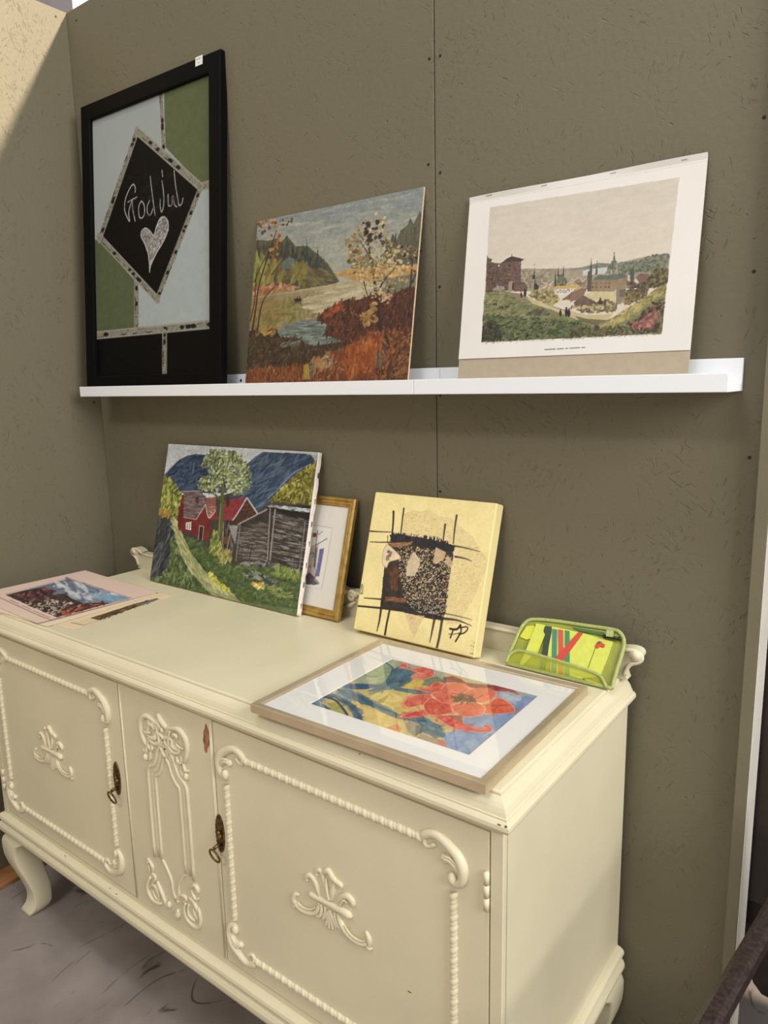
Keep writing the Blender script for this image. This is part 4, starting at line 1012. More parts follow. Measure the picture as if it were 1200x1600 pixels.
# meadow in front
mead = zl((130, 615), (330, 590), (560, 640), (650, 690), (800, 740), (1000, 800), (1200, 860)) + zr((300, 960), (420, 910), (520, 860), (620, 790), (760, 720), (880, 620), (980, 540), (1060, 520), (1040, 780), (1010, 1080), (500, 1110), (0, 1130)) + zl((600, 1150), (60, 1180), (110, 800))
c.poly(mead, (120, 122, 76), var=8)
c.dabs(zl((120, 640), (340, 600), (560, 700), (820, 830), (800, 880), (120, 880)), 420, 4.0, 1.0, 20, [(116, 118, 74), (134, 130, 84), (92, 96, 62), (148, 140, 94)], 0.5, 0.75)
c.poly(zl((560, 660), (700, 700), (900, 780), (1200, 870), (1200, 930), (1060, 880), (860, 800), (660, 740)), (190, 172, 126), var=6)
c.poly(zr((0, 810), (140, 850), (320, 850), (480, 830), (440, 900), (330, 960), (100, 900), (0, 870)), (186, 170, 122), var=6); c.line(zr((180, 850), (330, 850), (500, 835)), 1.2, (214, 202, 160), 0.8)
c.poly(zr((60, 870), (200, 900), (420, 915), (300, 970), (180, 940), (110, 920)), (96, 84, 62), 0.8)
c.poly(zl((400, 610), (520, 620), (640, 720), (560, 720), (460, 680)), (140, 118, 92), 0.8)
c.dabs(zl((100, 850), (1200, 930), (1200, 1110), (70, 1160)), 900, 3.6, 1.1, 15, [(82, 98, 58), (66, 82, 50), (100, 110, 66), (54, 62, 42), (92, 92, 60)], 0.6, 0.8)
c.dabs(zl((80, 960), (260, 930), (300, 1140), (70, 1150)), 200, 3.2, 1.2, 30, [(58, 56, 44), (72, 70, 52), (46, 46, 38)], 0.8, 0.8)
c.dabs(zr((0, 1000), (400, 960), (900, 1020), (1010, 1060), (500, 1100), (0, 1120)), 400, 3.0, 1.0, 20, [(70, 76, 48), (98, 96, 58), (56, 54, 40), (112, 92, 66)], 0.7, 0.8)
c.dabs(zr((420, 930), (620, 800), (880, 640), (1040, 530), (1050, 600), (760, 800), (560, 930), (300, 1010)), 420, 5.0, 1.1, 35, [(150, 136, 74), (172, 154, 88), (124, 112, 62), (186, 166, 100)], 0.4, 0.8)
c.dabs(zr((620, 940), (760, 880), (880, 740), (1030, 660), (1030, 900), (1000, 1040), (720, 1030)), 300, 3.4, 1.5, 30, [(74, 58, 50), (96, 76, 60), (60, 48, 44), (120, 108, 66)], 0.8, 0.85)
c.dabs(zr((620, 1010), (760, 930), (880, 830), (940, 790), (960, 900), (900, 1000)), 110, 3.0, 1.6, 25, [(152, 92, 84), (128, 76, 72), (176, 116, 98)], 0.7, 0.85)
c.dabs(zl((570, 850), (760, 770), (840, 860), (640, 860)), 60, 2.6, 1.1, 30, [(74, 72, 58), (92, 86, 72)], 0.8, 0.8)
# figures and goats
for q, s_ in ((zl((1020, 830))[0], 1.0), (zl((1048, 840))[0], 0.9), (zl((955, 840))[0], 0.75), (zl((565, 620))[0], 0.8), (zl((525, 640))[0], 0.6)):
    c.dab(q, 2.6 * s_, 6.5 * s_, 0, (52, 40, 42)); c.dab((q[0], q[1] - 7 * s_), 1.5 * s_, 1.7 * s_, 0, (52, 40, 42))
c.dab(zr((335, 720))[0], 4.2, 3.4, 0, (74, 52, 56)); c.dab(zr((335, 690))[0], 1.6, 3.6, 0, (74, 52, 56))
for q in ((235, 738), (310, 775), (365, 765)): c.dab(zl(q)[0], 3.6, 1.5, 0, (66, 62, 50)); c.line(zl((q[0] - 15, q[1]), (q[0] - 15, q[1] + 22)), 0.8, (60, 56, 46)); c.line(zl((q[0] + 15, q[1]), (q[0] + 15, q[1] + 22)), 0.8, (60, 56, 46))
c.texture(0.025, 0.20); pm = c.mask(pic); c.c[~pm] = clean[~pm]
c.dabs([(753, 533), (1033, 520), (1032, 523), (752, 537)], 160, 1.5, 0.8, 5, [(160, 146, 126), (196, 184, 166)], 0.5, 0.6)
# caption and calendar strip
x_ = 851.0
for wl_ in (2, 3, 2, 3, 2, 1.5, 2.5, 0, 2, 3, 2, 3, 0, 2, 2, 0, 3, 2, 3, 2.5, 2, 3, 0, 3, 2):
    if wl_:
        y_ = 545.5 - (x_ - 851) * 0.055
        c.line([(x_, y_), (x_ + wl_ * 0.7, y_ - 0.05)], 1.5, (92, 84, 78), 0.8, sm=False)
    x_ += wl_ * 0.75 + 0.7 if wl_ else 2.6
for k in range(110):
    t = k / 109; c.dab((734.5 + 370 * t, 318.5 - 67.5 * t), 0.55, 0.55, 0, (150, 142, 136), 0.8)
for t in (0.08, 0.31, 0.60, 0.90):
    p = (735 + 371 * t, 311.5 - 68 * t); c.line([(p[0] - 4, p[1] + 0.9), (p[0] + 4, p[1] - 0.9)], 1.4, (128, 122, 118), 0.9, sm=False)
for k in range(60):
    t = k / 59; c.dab((715 + 365 * t, 561.5 - 15.5 * t), 0.6, 0.6, 0, (176, 164, 148), 0.8)
tt = np.linspace(0, 1, c.w)[None, :]; vv = np.linspace(0, 1, c.h)[:, None]
c.rel = 6 * np.clip(1 - vv / 0.03, 0, 1) * (0.5 + 0.5 * np.sin(tt * 9)) + 2.0 * np.clip((vv - 0.9) / 0.1, 0, 1) * (0.4 + 0.3 * np.sin(tt * 5 + 1)) + 0.5
surface('printed_sheet', c, 0, pw_, zlow, ph_ + pe, 0.0006, print_ink, pp.o, 0.0006)

# ------------------------------------------------------------------ 4  village painting on canvas
vt = 0.012
vp = Pose('village_painting', 0.3372, -0.1109, TOPZ + vt * math.sin(0.2495) + 0.0003, 0.2495, -0.002)
vw, vh = 0.5505, 0.3755
tag(vp.o, 'unframed canvas of red farmhouses and a grey log barn below blue mountains', 'painting')
raw_canvas = mat('raw_canvas_edge', (226, 216, 204), 0.8, var=0.08, vscale=60, bump=0.4, bscale=120)
cb = MB()
n = 26
secs = []
for i in range(n + 1):                                    # slightly wavy wrapped edge on the right, straight elsewhere
    zz = vh * i / n; wv = 0.0012 * math.sin(i * 1.9) + 0.0008 * math.sin(i * 0.7 + 1)
    secs.append([(0, 0.0008, zz), (vw + wv * 0.6, 0.0008, zz), (vw + 0.0022 + wv, 0.004, zz), (vw + 0.0024 + wv, vt, zz), (0, vt, zz)])
cb.loft(secs, smooth=False).build('canvas_wrap', raw_canvas, vp.o)
staple = mat('staple_steel', (92, 86, 78), 0.4, 0.8)
for i, t in enumerate((0.06, 0.19, 0.31, 0.44, 0.56, 0.70, 0.86)):
    MB().box(vw + 0.0022, vw + 0.0046, 0.0070, 0.0078, vh * t - 0.006, vh * t + 0.006).build('staple', staple, vp.o)
c = Canvas(380, 270, vp.H(0, vw, 0, vh), (66, 62, 54))
z1 = Zm(230, 690, 8.0); z2 = Zm(360, 690, 8.0); z3_ = Zm(230, 810, 8.5714); z4 = Zm(340, 790, 7.0588)
c.poly([(240, 680), (520, 690), (520, 740), (400, 760), (240, 800)], (192, 196, 198), var=5)
c.dabs([(262, 694), (330, 698), (330, 715), (262, 740)], 60, 8, 3, 5, [(200, 202, 204), (184, 188, 192)], 0.3, 0.6)
m1 = z1((200, 430), (290, 330), (400, 225), (500, 175), (600, 155), (720, 165), (900, 170), (1000, 640), (380, 640), (280, 500))
c.poly(m1, (42, 58, 84), var=10)
c.dabs(m1, 260, 7, 1.3, 30, [(36, 52, 80), (58, 74, 98), (82, 98, 114), (30, 42, 66), (66, 84, 106)], 0.5, 0.7, 6, 0.6, clip=True)
m2 = z2((-20, 680), (120, 640), (215, 270), (300, 190), (400, 130), (700, 140), (1100, 165), (1100, 280), (470, 760), (320, 880), (240, 800))
c.poly(m2, (50, 68, 92), var=10)
c.dabs(m2, 420, 9, 1.2, 38, [(44, 62, 92), (70, 90, 112), (96, 114, 128), (34, 48, 74), (84, 104, 122), (52, 72, 96)], 0.25, 0.7, 6, 0.7, clip=True)
c.poly(z2((1000, 165), (1130, 165), (1130, 200), (1060, 250)), (188, 196, 200), 0.8)
c.line(z2((470, 700), (620, 560), (750, 420), (900, 330), (1050, 260)), 2.2, (126, 150, 172), 0.7)
# mossy turf roof
tr = z2((480, 745), (520, 690), (680, 540), (820, 400), (940, 320), (1050, 260), (1090, 270), (1040, 790), (760, 760))
c.poly(tr, (110, 106, 42), var=14)
c.dabs(tr, 520, 3.4, 1.3, 65, [(128, 124, 44), (160, 152, 62), (88, 84, 34), (184, 176, 92), (104, 92, 36), (72, 70, 32)], 0.6, 0.85, 8, 0.9)
# left yellow green tree
lt = z1((200, 440), (280, 440), (350, 540), (420, 640), (440, 720), (380, 840), (360, 1120), (310, 1000), (140, 960), (160, 740))
c.poly(lt, (118, 122, 50), var=16)
c.dabs(lt, 360, 3.6, 1.4, 70, [(136, 140, 56), (166, 166, 80), (98, 104, 44), (184, 180, 96), (80, 84, 44)], 0.5, 0.85, 8, 0.9)
c.dabs(z1((150, 850), (300, 860), (280, 930), (150, 940)), 60, 3, 1.5, 30, [(190, 138, 52), (168, 120, 48), (150, 128, 52)], 0.5, 0.85, 8, 0.8)
# ground
gr = z3_((330, 240), (480, 240), (620, 260), (840, 430), (1010, 560), (1200, 640)) + z4((340, 600), (560, 620), (900, 760), (980, 760), (870, 1250), (500, 1200)) + z3_((1200, 1150), (20, 860), (70, 560), (300, 330))
c.poly(gr, (74, 92, 50), var=12)
c.dabs(gr, 900, 4.2, 1.3, 20, [(70, 90, 48), (90, 110, 58), (56, 72, 42), (108, 120, 62), (62, 82, 56)], 0.7, 0.75, 6, 0.7)
c.poly(z4((0, 1000), (300, 1060), (860, 1140), (860, 1240), (300, 1150), (0, 1060)), (108, 122, 84), 0.6, var=8)
dk = z3_((120, 0), (330, 0), (345, 170), (350, 250), (310, 420), (300, 700), (60, 790), (40, 760), (90, 380))
c.poly(dk, (52, 54, 56), var=8)
c.dabs(dk, 300, 8, 1.1, 62, [(46, 48, 52), (68, 70, 74), (36, 38, 40), (96, 98, 104), (58, 60, 58)], 0.15, 0.8, 5, 0.8)
c.dabs(z3_((320, 260), (400, 280), (520, 560), (640, 800), (680, 900), (60, 850), (300, 620)), 240, 4.5, 1.3, 70, [(92, 112, 62), (74, 90, 50), (130, 144, 92), (60, 70, 44)], 0.5, 0.8, 6, 0.7)
path = z3_((345, 30), (410, 40), (440, 140), (480, 250), (560, 420), (680, 600), (800, 740), (960, 900), (1200, 1060), (1200, 1130), (900, 1050), (720, 860), (560, 680), (460, 480), (370, 220))
c.poly(path, (170, 168, 108), var=10)
c.dabs(path, 300, 7, 1.2, -58, [(184, 182, 122), (150, 150, 98), (196, 192, 140), (132, 136, 92)], 0.12, 0.75, 6, 0.6)
c.dabs(z3_((760, 820), (900, 1050), (1200, 1060), (1200, 1120), (800, 960)), 60, 8, 1.2, -35, [(150, 152, 104), (120, 124, 84)], 0.1, 0.7)
c.dabs(z3_((820, 700), (960, 840), (1120, 960), (1080, 980), (860, 830)), 90, 3, 1.2, 60, [(196, 190, 76), (160, 160, 60), (212, 206, 110)], 0.5, 0.9, 8, 0.8)
# red house left
c.poly(z1((390, 870), (450, 670), (450, 940), (600, 970), (700, 820), (780, 960), (790, 1120)) + z3_((800, 300), (660, 250), (600, 190), (440, 160), (415, 80), (420, 0)), (116, 40, 36), var=8)
c.poly(z1((390, 880), (440, 660), (460, 660), (450, 940), (400, 1120), (380, 1050)), (104, 34, 32), var=6)
c.poly(z1((440, 615), (650, 610), (740, 700), (700, 820), (610, 965), (450, 945), (460, 680)), (104, 82, 82), var=10)
c.dabs(z1((460, 640), (640, 630), (730, 710), (620, 940), (460, 920)), 150, 3.6, 0.8, 0, [(124, 102, 100), (86, 64, 66), (140, 120, 114), (110, 90, 88)], 0.2, 0.8, 5, 0.6)
c.poly(z1((740, 700), (860, 690), (850, 860), (780, 940), (720, 780)), (140, 86, 78), var=8); c.dabs(z1((745, 800), (850, 800), (790, 930)), 26, 4, 0.8, 5, [(190, 140, 128), (150, 90, 84)], 0.1, 0.8)
c.line(z1((610, 970), (660, 890), (725, 785)), 1.4, (188, 172, 160)); c.line(z1((725, 785), (770, 950), (850, 860)), 1.6, (196, 178, 168)); c.line(z1((440, 620), (650, 615)), 1.2, (160, 146, 138)); c.line(z1((455, 940), (600, 968)), 1.2, (170, 156, 148))
c.poly(z1((605, 700), (625, 690), (640, 690), (640, 770), (610, 770)), (58, 46, 46))
c.poly(z1((480, 1010), (550, 1000), (545, 1100), (478, 1090)), (214, 208, 200))
for i in range(2):
    for j in range(3): c.dab(z1((500 + 28 * i, 1028 + 24 * j))[0], 1.0, 0.9, 0, (60, 44, 44))
c.poly(z3_((690, 270), (700, 100), (750, 110), (730, 290)), (52, 40, 42)); c.line(z3_((680, 280), (698, 95), (755, 105), (735, 290)), 1.1, (176, 162, 150), sm=False)
# middle house with the red roof
c.poly(z2((-60, 730), (200, 690), (190, 720), (30, 1000), (-60, 1000)), (140, 52, 58), var=8); c.poly(z1((960, 740), (1200, 700), (1040, 1000), (950, 990)), (140, 50, 56), var=8); c.poly(z1((780, 960), (860, 870), (900, 980)), (128, 46, 50))
for a in range(4): c.line(z1((960, 770 + a * 55), (1190, 730 + a * 60)), 0.8, (108, 38, 44), 0.7)
c.poly(z2((20, 1010), (205, 720), (320, 890), (330, 1120), (0, 1120)), (70, 44, 38), var=8)
c.dabs(z2((60, 960), (205, 750), (310, 890), (200, 950)), 26, 6, 0.7, 8, [(110, 60, 48), (50, 32, 28)], 0.2, 0.8)
c.line(z2((0, 1010), (70, 920), (205, 700), (330, 890)), 2.4, (176, 176, 172), sm=False); c.line(z2((0, 1035), (75, 935), (205, 725)), 0.9, (60, 50, 48), sm=False)
c.poly(z1((985, 680), (1020, 665), (1030, 780), (1000, 820), (985, 800)), (58, 46, 42))
c.poly(z4((60, 160), (180, 160), (150, 600), (20, 470)), (62, 50, 46), var=8); c.dabs(z4((40, 200), (140, 200), (180, 600), (60, 480)), 50, 7, 0.9, 82, [(90, 82, 78), (50, 42, 40), (118, 110, 104)], 0.1, 0.8)
c.poly(z4((125, 215), (225, 215), (215, 260), (190, 415), (150, 320)), (140, 138, 138)); c.poly(z4((60, 340), (110, 330), (105, 415), (60, 420)), (104, 66, 46)); c.line(z4((60, 290), (50, 430)), 1.3, (150, 146, 142)); c.line(z4((135, 300), (100, 480)), 1.3, (150, 146, 142))
# grey log barn
bn = z4((190, 600), (240, 210), (540, 30), (1030, 60), (1030, 120), (940, 720), (560, 610), (340, 620))
c.poly(bn, (54, 48, 46), var=8)
c.poly(z4((540, 0), (1040, 0), (1035, 70), (990, 240), (960, 170), (640, 60), (540, 60)), (26, 24, 26))
c.dabs(z4((260, 230), (540, 180), (530, 600), (230, 600)), 300, 7, 0.8, -6, [(118, 110, 104), (84, 76, 72), (58, 50, 48), (140, 132, 124), (96, 74, 60)], 0.12, 0.75, 5, 0.7)
c.dabs(z4((640, 90), (950, 150), (900, 690), (590, 560)), 460, 8, 0.8, -10, [(128, 124, 120), (92, 86, 84), (62, 56, 54), (150, 146, 140), (110, 94, 76), (48, 44, 44)], 0.12, 0.75, 5, 0.7)
for k in range(9):
    t = k / 8; c.line(z4((620 - 5 * k, 130 + 55 * k), (760 - 5 * k, 150 + 57 * k), (915 - 4 * k, 185 + 57 * k)), 1.1, (36, 32, 32), 0.8); c.line(z4((275 - 4 * k, 235 + 45 * k), (400 - 3 * k, 235 + 46 * k), (535 - 2 * k, 245 + 46 * k)), 1.0, (40, 34, 34), 0.7)
for pts, w_, col_ in (([(240, 200), (250, 190), (540, 40)], 2.0, (160, 158, 154)), ([(245, 215), (200, 600)], 2.2, (130, 126, 122)), ([(575, 30), (545, 590)], 2.6, (140, 134, 128)), ([(630, 40), (610, 240), (575, 590)], 2.6, (150, 146, 140)), ([(600, 40), (560, 600)], 1.6, (56, 40, 36)),
                      ([(960, 180), (930, 420), (895, 710)], 2.2, (120, 116, 112)), ([(945, 180), (915, 440), (880, 690)], 1.0, (50, 44, 44)), ([(260, 600), (275, 440)], 1.4, (70, 56, 52)), ([(345, 610), (375, 435)], 1.8, (64, 52, 48)), ([(275, 440), (375, 435)], 1.0, (70, 56, 52)), ([(285, 590), (360, 450)], 0.9, (110, 90, 84))):
    c.line(z4(*pts), w_, col_, 0.9, rel=0.5)
c.poly(z4((540, -5), (800, 5), (1035, 40), (1030, 72), (800, 40), (560, 15)), (146, 148, 150), var=16); c.dabs(z4((560, -5), (1030, 35), (1025, 70), (700, 30)), 60, 4, 1.1, -6, [(196, 200, 202), (110, 112, 116), (170, 174, 178)], 0.2, 0.85, 5, 0.7)
c.dabs(z4((520, 610), (900, 710), (940, 760), (560, 660), (200, 640), (330, 620)), 90, 4, 1.6, -10, [(120, 120, 118), (52, 52, 52), (150, 150, 146), (84, 86, 84)], 0.4, 0.85, 5, 0.7)
c.dabs(z4((300, 680), (460, 740), (680, 820), (640, 900), (420, 830), (300, 760)), 90, 4, 1.6, -20, [(66, 72, 64), (104, 112, 96), (48, 52, 50), (150, 154, 130)], 0.7, 0.8, 5, 0.7)
c.dabs(z4((370, 840), (500, 860), (520, 910), (400, 900)), 24, 3, 1.4, 20, [(206, 200, 90), (220, 210, 130), (200, 130, 60)], 0.5, 0.9, 5, 0.9)
c.dabs(z4((500, 860), (800, 940), (820, 1010), (640, 1000)), 40, 5, 1.0, 5, [(160, 164, 90), (130, 140, 76)], 0.4, 0.8)
c.dabs(z4((620, 660), (920, 730), (900, 820), (640, 760)), 140, 4.0, 1.0, 78, [(120, 136, 66), (90, 108, 54), (150, 156, 80)], 0.3, 0.8, 6, 0.7)
# big tree
for pts, w0, w1 in (([(915, 1120), (915, 960), (930, 780), (940, 600), (945, 450)], 9, 4), ([(945, 640), (1010, 580), (1090, 480), (1160, 350)], 4, 1.5), ([(905, 720), (840, 650), (780, 560), (720, 520)], 3.5, 1.5), ([(940, 560), (900, 420), (860, 300)], 3, 1), ([(945, 480), (980, 350), (1010, 240)], 2.5, 1)):
    c.line(z1(*pts), w0, (84, 92, 48), 0.95, w1, rel=0.7)
c.line(z1((900, 1120), (905, 960), (920, 780)), 2.2, (126, 136, 76), 0.8)
crown = z1((640, 580), (620, 520), (680, 440), (770, 430), (760, 350), (670, 300), (730, 180), (780, 110), (900, 110), (1080, 110), (1180, 180)) + z2((180, 250), (260, 330), (260, 480), (240, 600), (140, 660), (20, 660)) + z1((1050, 620), (960, 480), (860, 640), (760, 640))
c.dabs(crown, 820, 2.8, 1.3, 60, [(136, 148, 84), (112, 124, 66), (160, 170, 106), (92, 102, 60), (184, 190, 140), (104, 112, 92)], 0.8, 0.85, 8, 1.0)
c.dabs(crown, 120, 2.4, 0.9, 60, [(66, 74, 52), (56, 62, 48), (206, 208, 168)], 0.8, 0.9, 6, 1.0)
c.dabs(z3_((880, 180), (960, 200), (1000, 480), (900, 470), (830, 420)), 160, 4.2, 1.3, 72, [(150, 154, 76), (116, 124, 58), (176, 176, 96), (96, 100, 48)], 0.3, 0.85, 8, 0.9)
c.dabs(z4((0, 480), (120, 470), (160, 600), (60, 640), (0, 560)), 90, 3.4, 1.2, 72, [(146, 150, 72), (110, 112, 56), (176, 172, 110), (150, 124, 70)], 0.4, 0.85, 8, 0.9)
c.line(z4((880, 1130), (900, 1122)), 1, (60, 60, 50)); c.line(z4((680, 1090), (740, 1100), (850, 1120)), 0.9, (50, 56, 40), 0.8)
c.texture(0.13, 0.06); c.grain(5); c.rel += smooth_noise(c.h, c.w, 80, 80) * 0.3
surface('painted_surface', c, 0.0, vw, 0.0, vh, 0.0006, oil, vp.o, 0.0011)
wr = MB(); wr.tube([(vw - 0.004, 0.004, 0.002), (vw + 0.001, -0.002, -0.0005), (vw + 0.004, -0.004, 0.0010), (vw + 0.005, 0.002, 0.003)], 0.0006, 6); wr.build('loose_wire', staple, vp.o)

# ------------------------------------------------------------------ 5  small print in a gold frame, behind the village painting
gt = 0.0135
gp = Pose('gold_framed_print', 0.6610, -0.0935, TOPZ + gt * math.sin(0.28) + 0.0003, 0.28, 0.0)
gw, gh = 0.3310, 0.2745
tag(gp.o, 'gold framed print with white mount standing half behind the village painting', 'picture')
gold = mat('gilded_wood', (198, 164, 92), 0.38, 0.7, col2=(172, 136, 70), vscale=50, bump=0.25, bscale=150)
frame_bars(gp, gw, gh, 0.021, 0.0, gt, gold, [(0, gt), (0, 0.004), (0.08, 0.0012), (0.20, 0.0), (0.34, 0.0008), (0.40, 0.0035), (0.46, 0.0030), (0.60, 0.0022), (0.70, 0.0035), (0.74, 0.0055), (0.88, 0.0050), (0.96, 0.0065), (1, 0.0075), (1, gt)])
X0, X1, Z0, Z1 = 0.0205, gw - 0.0205, 0.0205, gh - 0.0205
c = Canvas(200, 190, gp.H(X0, X1, Z0, Z1, 0.0085), (229, 223, 214))
zg = Zm(440, 760, 6.667)
c.line(zg((330, 402), (525, 430), (470, 760), (412, 1060)), 0.9, (176, 168, 156), 0.8, sm=False); c.line(zg((230, 1040), (412, 1062)), 0.7, (190, 182, 170), 0.7)
c.poly(zg((320, 410), (522, 434), (408, 1056), (230, 1030)), (232, 227, 220))
c.poly(zg((300, 620), (380, 590), (350, 960), (260, 940)), (190, 178, 168), var=10)
c.poly(zg((322, 480), (362, 485), (360, 525), (318, 525)), (150, 66, 78)); c.line(zg((372, 460), (350, 640), (330, 830)), 1.3, (104, 92, 86)); c.line(zg((360, 605), (420, 570), (470, 540)), 1.2, (96, 94, 100)); c.line(zg((380, 500), (420, 470)), 1, (110, 90, 90))
c.poly(zg((395, 650), (440, 640), (380, 930), (345, 940)), (92, 104, 158), var=8); c.line(zg((432, 660), (385, 930)), 1.3, (150, 120, 110)); c.line(zg((362, 640), (340, 840)), 1.6, (80, 66, 62)); c.line(zg((290, 700), (330, 690), (320, 740)), 1.2, (84, 72, 66))
c.dab(zg((290, 830))[0], 2.2, 2.2, 0, (196, 110, 90)); c.poly(zg((250, 920), (290, 890), (360, 960), (390, 1010), (330, 1025), (250, 1010)), (88, 74, 82), var=10); c.poly(zg((330, 960), (350, 950), (390, 1000), (380, 1020)), (150, 142, 132))
surface('mounted_print', c, X0, X1, Z0, Z1, 0.0085, water, gp.o)
MB().box(0.018, gw - 0.018, 0.0090, gt - 0.0003, 0.018, gh - 0.018).build('backing', mat('grey_backing', (120, 116, 108), 0.8), gp.o)
pane = glass_material('picture_glass')
MB().box(0.020, gw - 0.020, 0.0068, 0.0076, 0.020, gh - 0.020).build('glass_pane', pane, gp.o)

# ------------------------------------------------------------------ 6  deep yellow abstract canvas
at_ = 0.030
ap = Pose('abstract_painting', 1.0618, -0.1215, TOPZ + at_ * math.sin(0.30) + 0.0003, 0.30, 0.0)
aw, ah = 0.2925, 0.2954
tag(ap.o, 'square pale yellow abstract canvas with black brushed block, signed TP', 'painting')
MB().box(0, aw, 0.0006, at_, 0, ah, 0.0028, 3).build('canvas', mat('pale_yellow_canvas', (230, 212, 150), 0.55, var=0.04, vscale=25, bump=0.2, bscale=250), ap.o)
c = Canvas(280, 280, ap.H(0.0022, aw - 0.0022, 0.0022, ah - 0.0022), (234, 216, 154))
c.grain(4, 25, 25)
za = Zm(550, 770, 8.571); zb = Zm(640, 780, 7.5); zc = Zm(550, 890, 5.217)
sand = za((600, 560), (660, 420), (700, 270), (820, 230), (920, 260), (1020, 205)) + zb((220, 115), (330, 200), (480, 210), (600, 320), (760, 470), (830, 600), (960, 760)) + zc((1060, 50), (980, 250), (900, 380), (880, 440), (760, 440), (760, 100))
c.poly(sand, (214, 192, 140), 0.45, var=8)
c.dabs(sand, 1900, 0.9, 0.7, 0, [(198, 172, 124), (224, 204, 152), (186, 158, 114)], 1, 0.45)
blk = za((520, 640), (500, 560), (640, 545)) + zb((0, 430), (260, 470), (530, 540), (520, 600)) + zc((780, 130), (760, 300), (740, 415), (600, 390), (400, 340), (230, 310), (250, 100)) + za((430, 1000), (470, 700))
c.poly(blk, (62, 52, 44), var=10)
inner_b = za((600, 680), (1100, 760)) + zb((420, 620), (500, 700)) + zc((790, 40), (770, 300), (740, 370), (520, 340), (420, 240), (380, 0))
c.dabs(inner_b, 2600, 0.95, 0.75, 0, [(200, 180, 146), (176, 152, 120), (40, 34, 32), (58, 48, 42), (214, 194, 158), (36, 32, 32)], 1, 0.9)
c.dabs(zc((420, 240), (760, 280), (740, 400), (560, 360), (260, 310), (260, 290)), 500, 2.6, 1.6, -8, [(40, 37, 40), (50, 46, 46)], 0.2, 0.7)
c.dabs(zc((420, 240), (770, 280), (750, 380), (520, 340)), 400, 0.8, 0.7, 0, [(190, 168, 136), (36, 33, 34)], 1, 0.9)
top_b = za((505, 640), (530, 560), (700, 575), (900, 590), (1100, 630)) + zb((260, 470), (530, 540), (500, 610), (300, 590)) + za((1100, 760), (800, 680), (640, 655))
c.poly(top_b, (44, 42, 46))
c.dabs(za((530, 555), (760, 565), (1200, 620), (1200, 660), (700, 620), (520, 610)) + zb((0, 425), (330, 480), (520, 530), (300, 510)), 160, 3.2, 0.6, 78, [(40, 38, 42), (52, 50, 54)], 0.15, 0.95)
c.poly(zc((250, 60), (380, 20), (400, 180), (430, 250), (420, 310), (240, 310)), (54, 47, 44), var=8)
c.dabs(zc((300, 0), (380, 0), (370, 160), (310, 140)), 50, 5, 1.0, 82, [(120, 78, 50), (86, 58, 42)], 0.15, 0.8); c.dabs(zc((270, 220), (420, 230), (420, 270), (290, 250)), 36, 5, 1.2, -8, [(140, 92, 62), (116, 76, 52)], 0.2, 0.9)
c.dabs(za((490, 660), (800, 660), (760, 700), (540, 720)), 40, 5, 1.0, -6, [(134, 92, 62), (160, 120, 84)], 0.2, 0.8)
leaf1 = za((470, 680), (540, 740), (640, 840), (650, 880), (500, 920), (460, 1000), (410, 960), (405, 850), (430, 740)); c.poly(leaf1, (222, 200, 168), var=8); c.line(leaf1 + leaf1[:1], 0.9, (170, 140, 106), 0.8); c.dabs(za((470, 760), (530, 800), (510, 880), (460, 910)), 26, 2, 1.2, 60, [(110, 96, 100), (150, 110, 84)], 0.5, 0.8)
leaf2 = za((820, 790), (890, 880), (900, 960), (840, 1110), (720, 1110), (740, 920)); c.poly(leaf2, (214, 192, 158), 0.9, var=8); c.line(leaf2[:3], 1.2, (234, 216, 184), 0.9)
leaf3 = zb((305, 560), (420, 620), (400, 700), (300, 760), (270, 730)); c.poly(leaf3, (206, 178, 140), 0.9, var=8); leaf4 = zb((440, 655), (510, 740), (480, 800), (400, 740)); c.poly(leaf4, (208, 182, 146), 0.8, var=8)
c.poly(zb((500, 620), (550, 570), (570, 660), (520, 700)), (226, 204, 172), 0.9)
tri = zc((430, 360), (590, 375), (540, 470), (505, 555), (460, 450)); c.poly(tri, (212, 186, 140), 0.8, var=6); c.dabs(tri, 120, 0.9, 0.7, 0, [(186, 158, 118), (226, 202, 158)], 1, 0.6)
K = (50, 42, 36)
for zf, pts, w0, w1, a_ in ((za, [(555, 250), (550, 400), (535, 560)], 3.4, 2.6, 1), (za, [(692, 208), (670, 380), (650, 560)], 2.6, 1.8, 0.95), (za, [(478, 575), (476, 660)], 1.4, 1.2, 0.9), (za, [(220, 510), (350, 518), (530, 525)], 2.4, 1.0, 0.9), (za, [(245, 655), (400, 660), (640, 655)], 1.2, 2.0, 0.9),
                            (zb, [(413, 295), (400, 400), (388, 500)], 3.2, 1.8, 0.9), (zb, [(547, 190), (525, 340), (508, 520)], 3.4, 1.8, 0.85), (zb, [(520, 545), (660, 570), (820, 612)], 3.0, 1.0, 0.7), (zb, [(530, 670), (640, 690), (720, 722)], 3.2, 1.0, 0.8),
                            (zc, [(100, 228), (260, 240)], 1.4, 2.2, 0.95), (zc, [(38, 292), (250, 312), (430, 335)], 2.6, 3.2, 0.95), (zc, [(245, 240), (225, 400), (202, 498)], 4.6, 1.4, 0.95), (zc, [(305, 330), (280, 450), (265, 545)], 3.2, 3.6, 0.95), (zc, [(670, 400), (650, 500), (632, 588)], 4.4, 1.4, 0.85),
                            (zc, [(730, 415), (710, 540), (685, 648)], 4.2, 3.6, 0.85), (zc, [(740, 350), (860, 375), (975, 405)], 2.2, 1.0, 0.6), (zc, [(740, 395), (860, 410), (970, 455)], 4.2, 1.0, 0.85), (zc, [(262, 120), (262, 240)], 2.0, 2.6, 0.9)):
    c.line(zf(*pts), w0, K, a_, w1, rel=0.3)
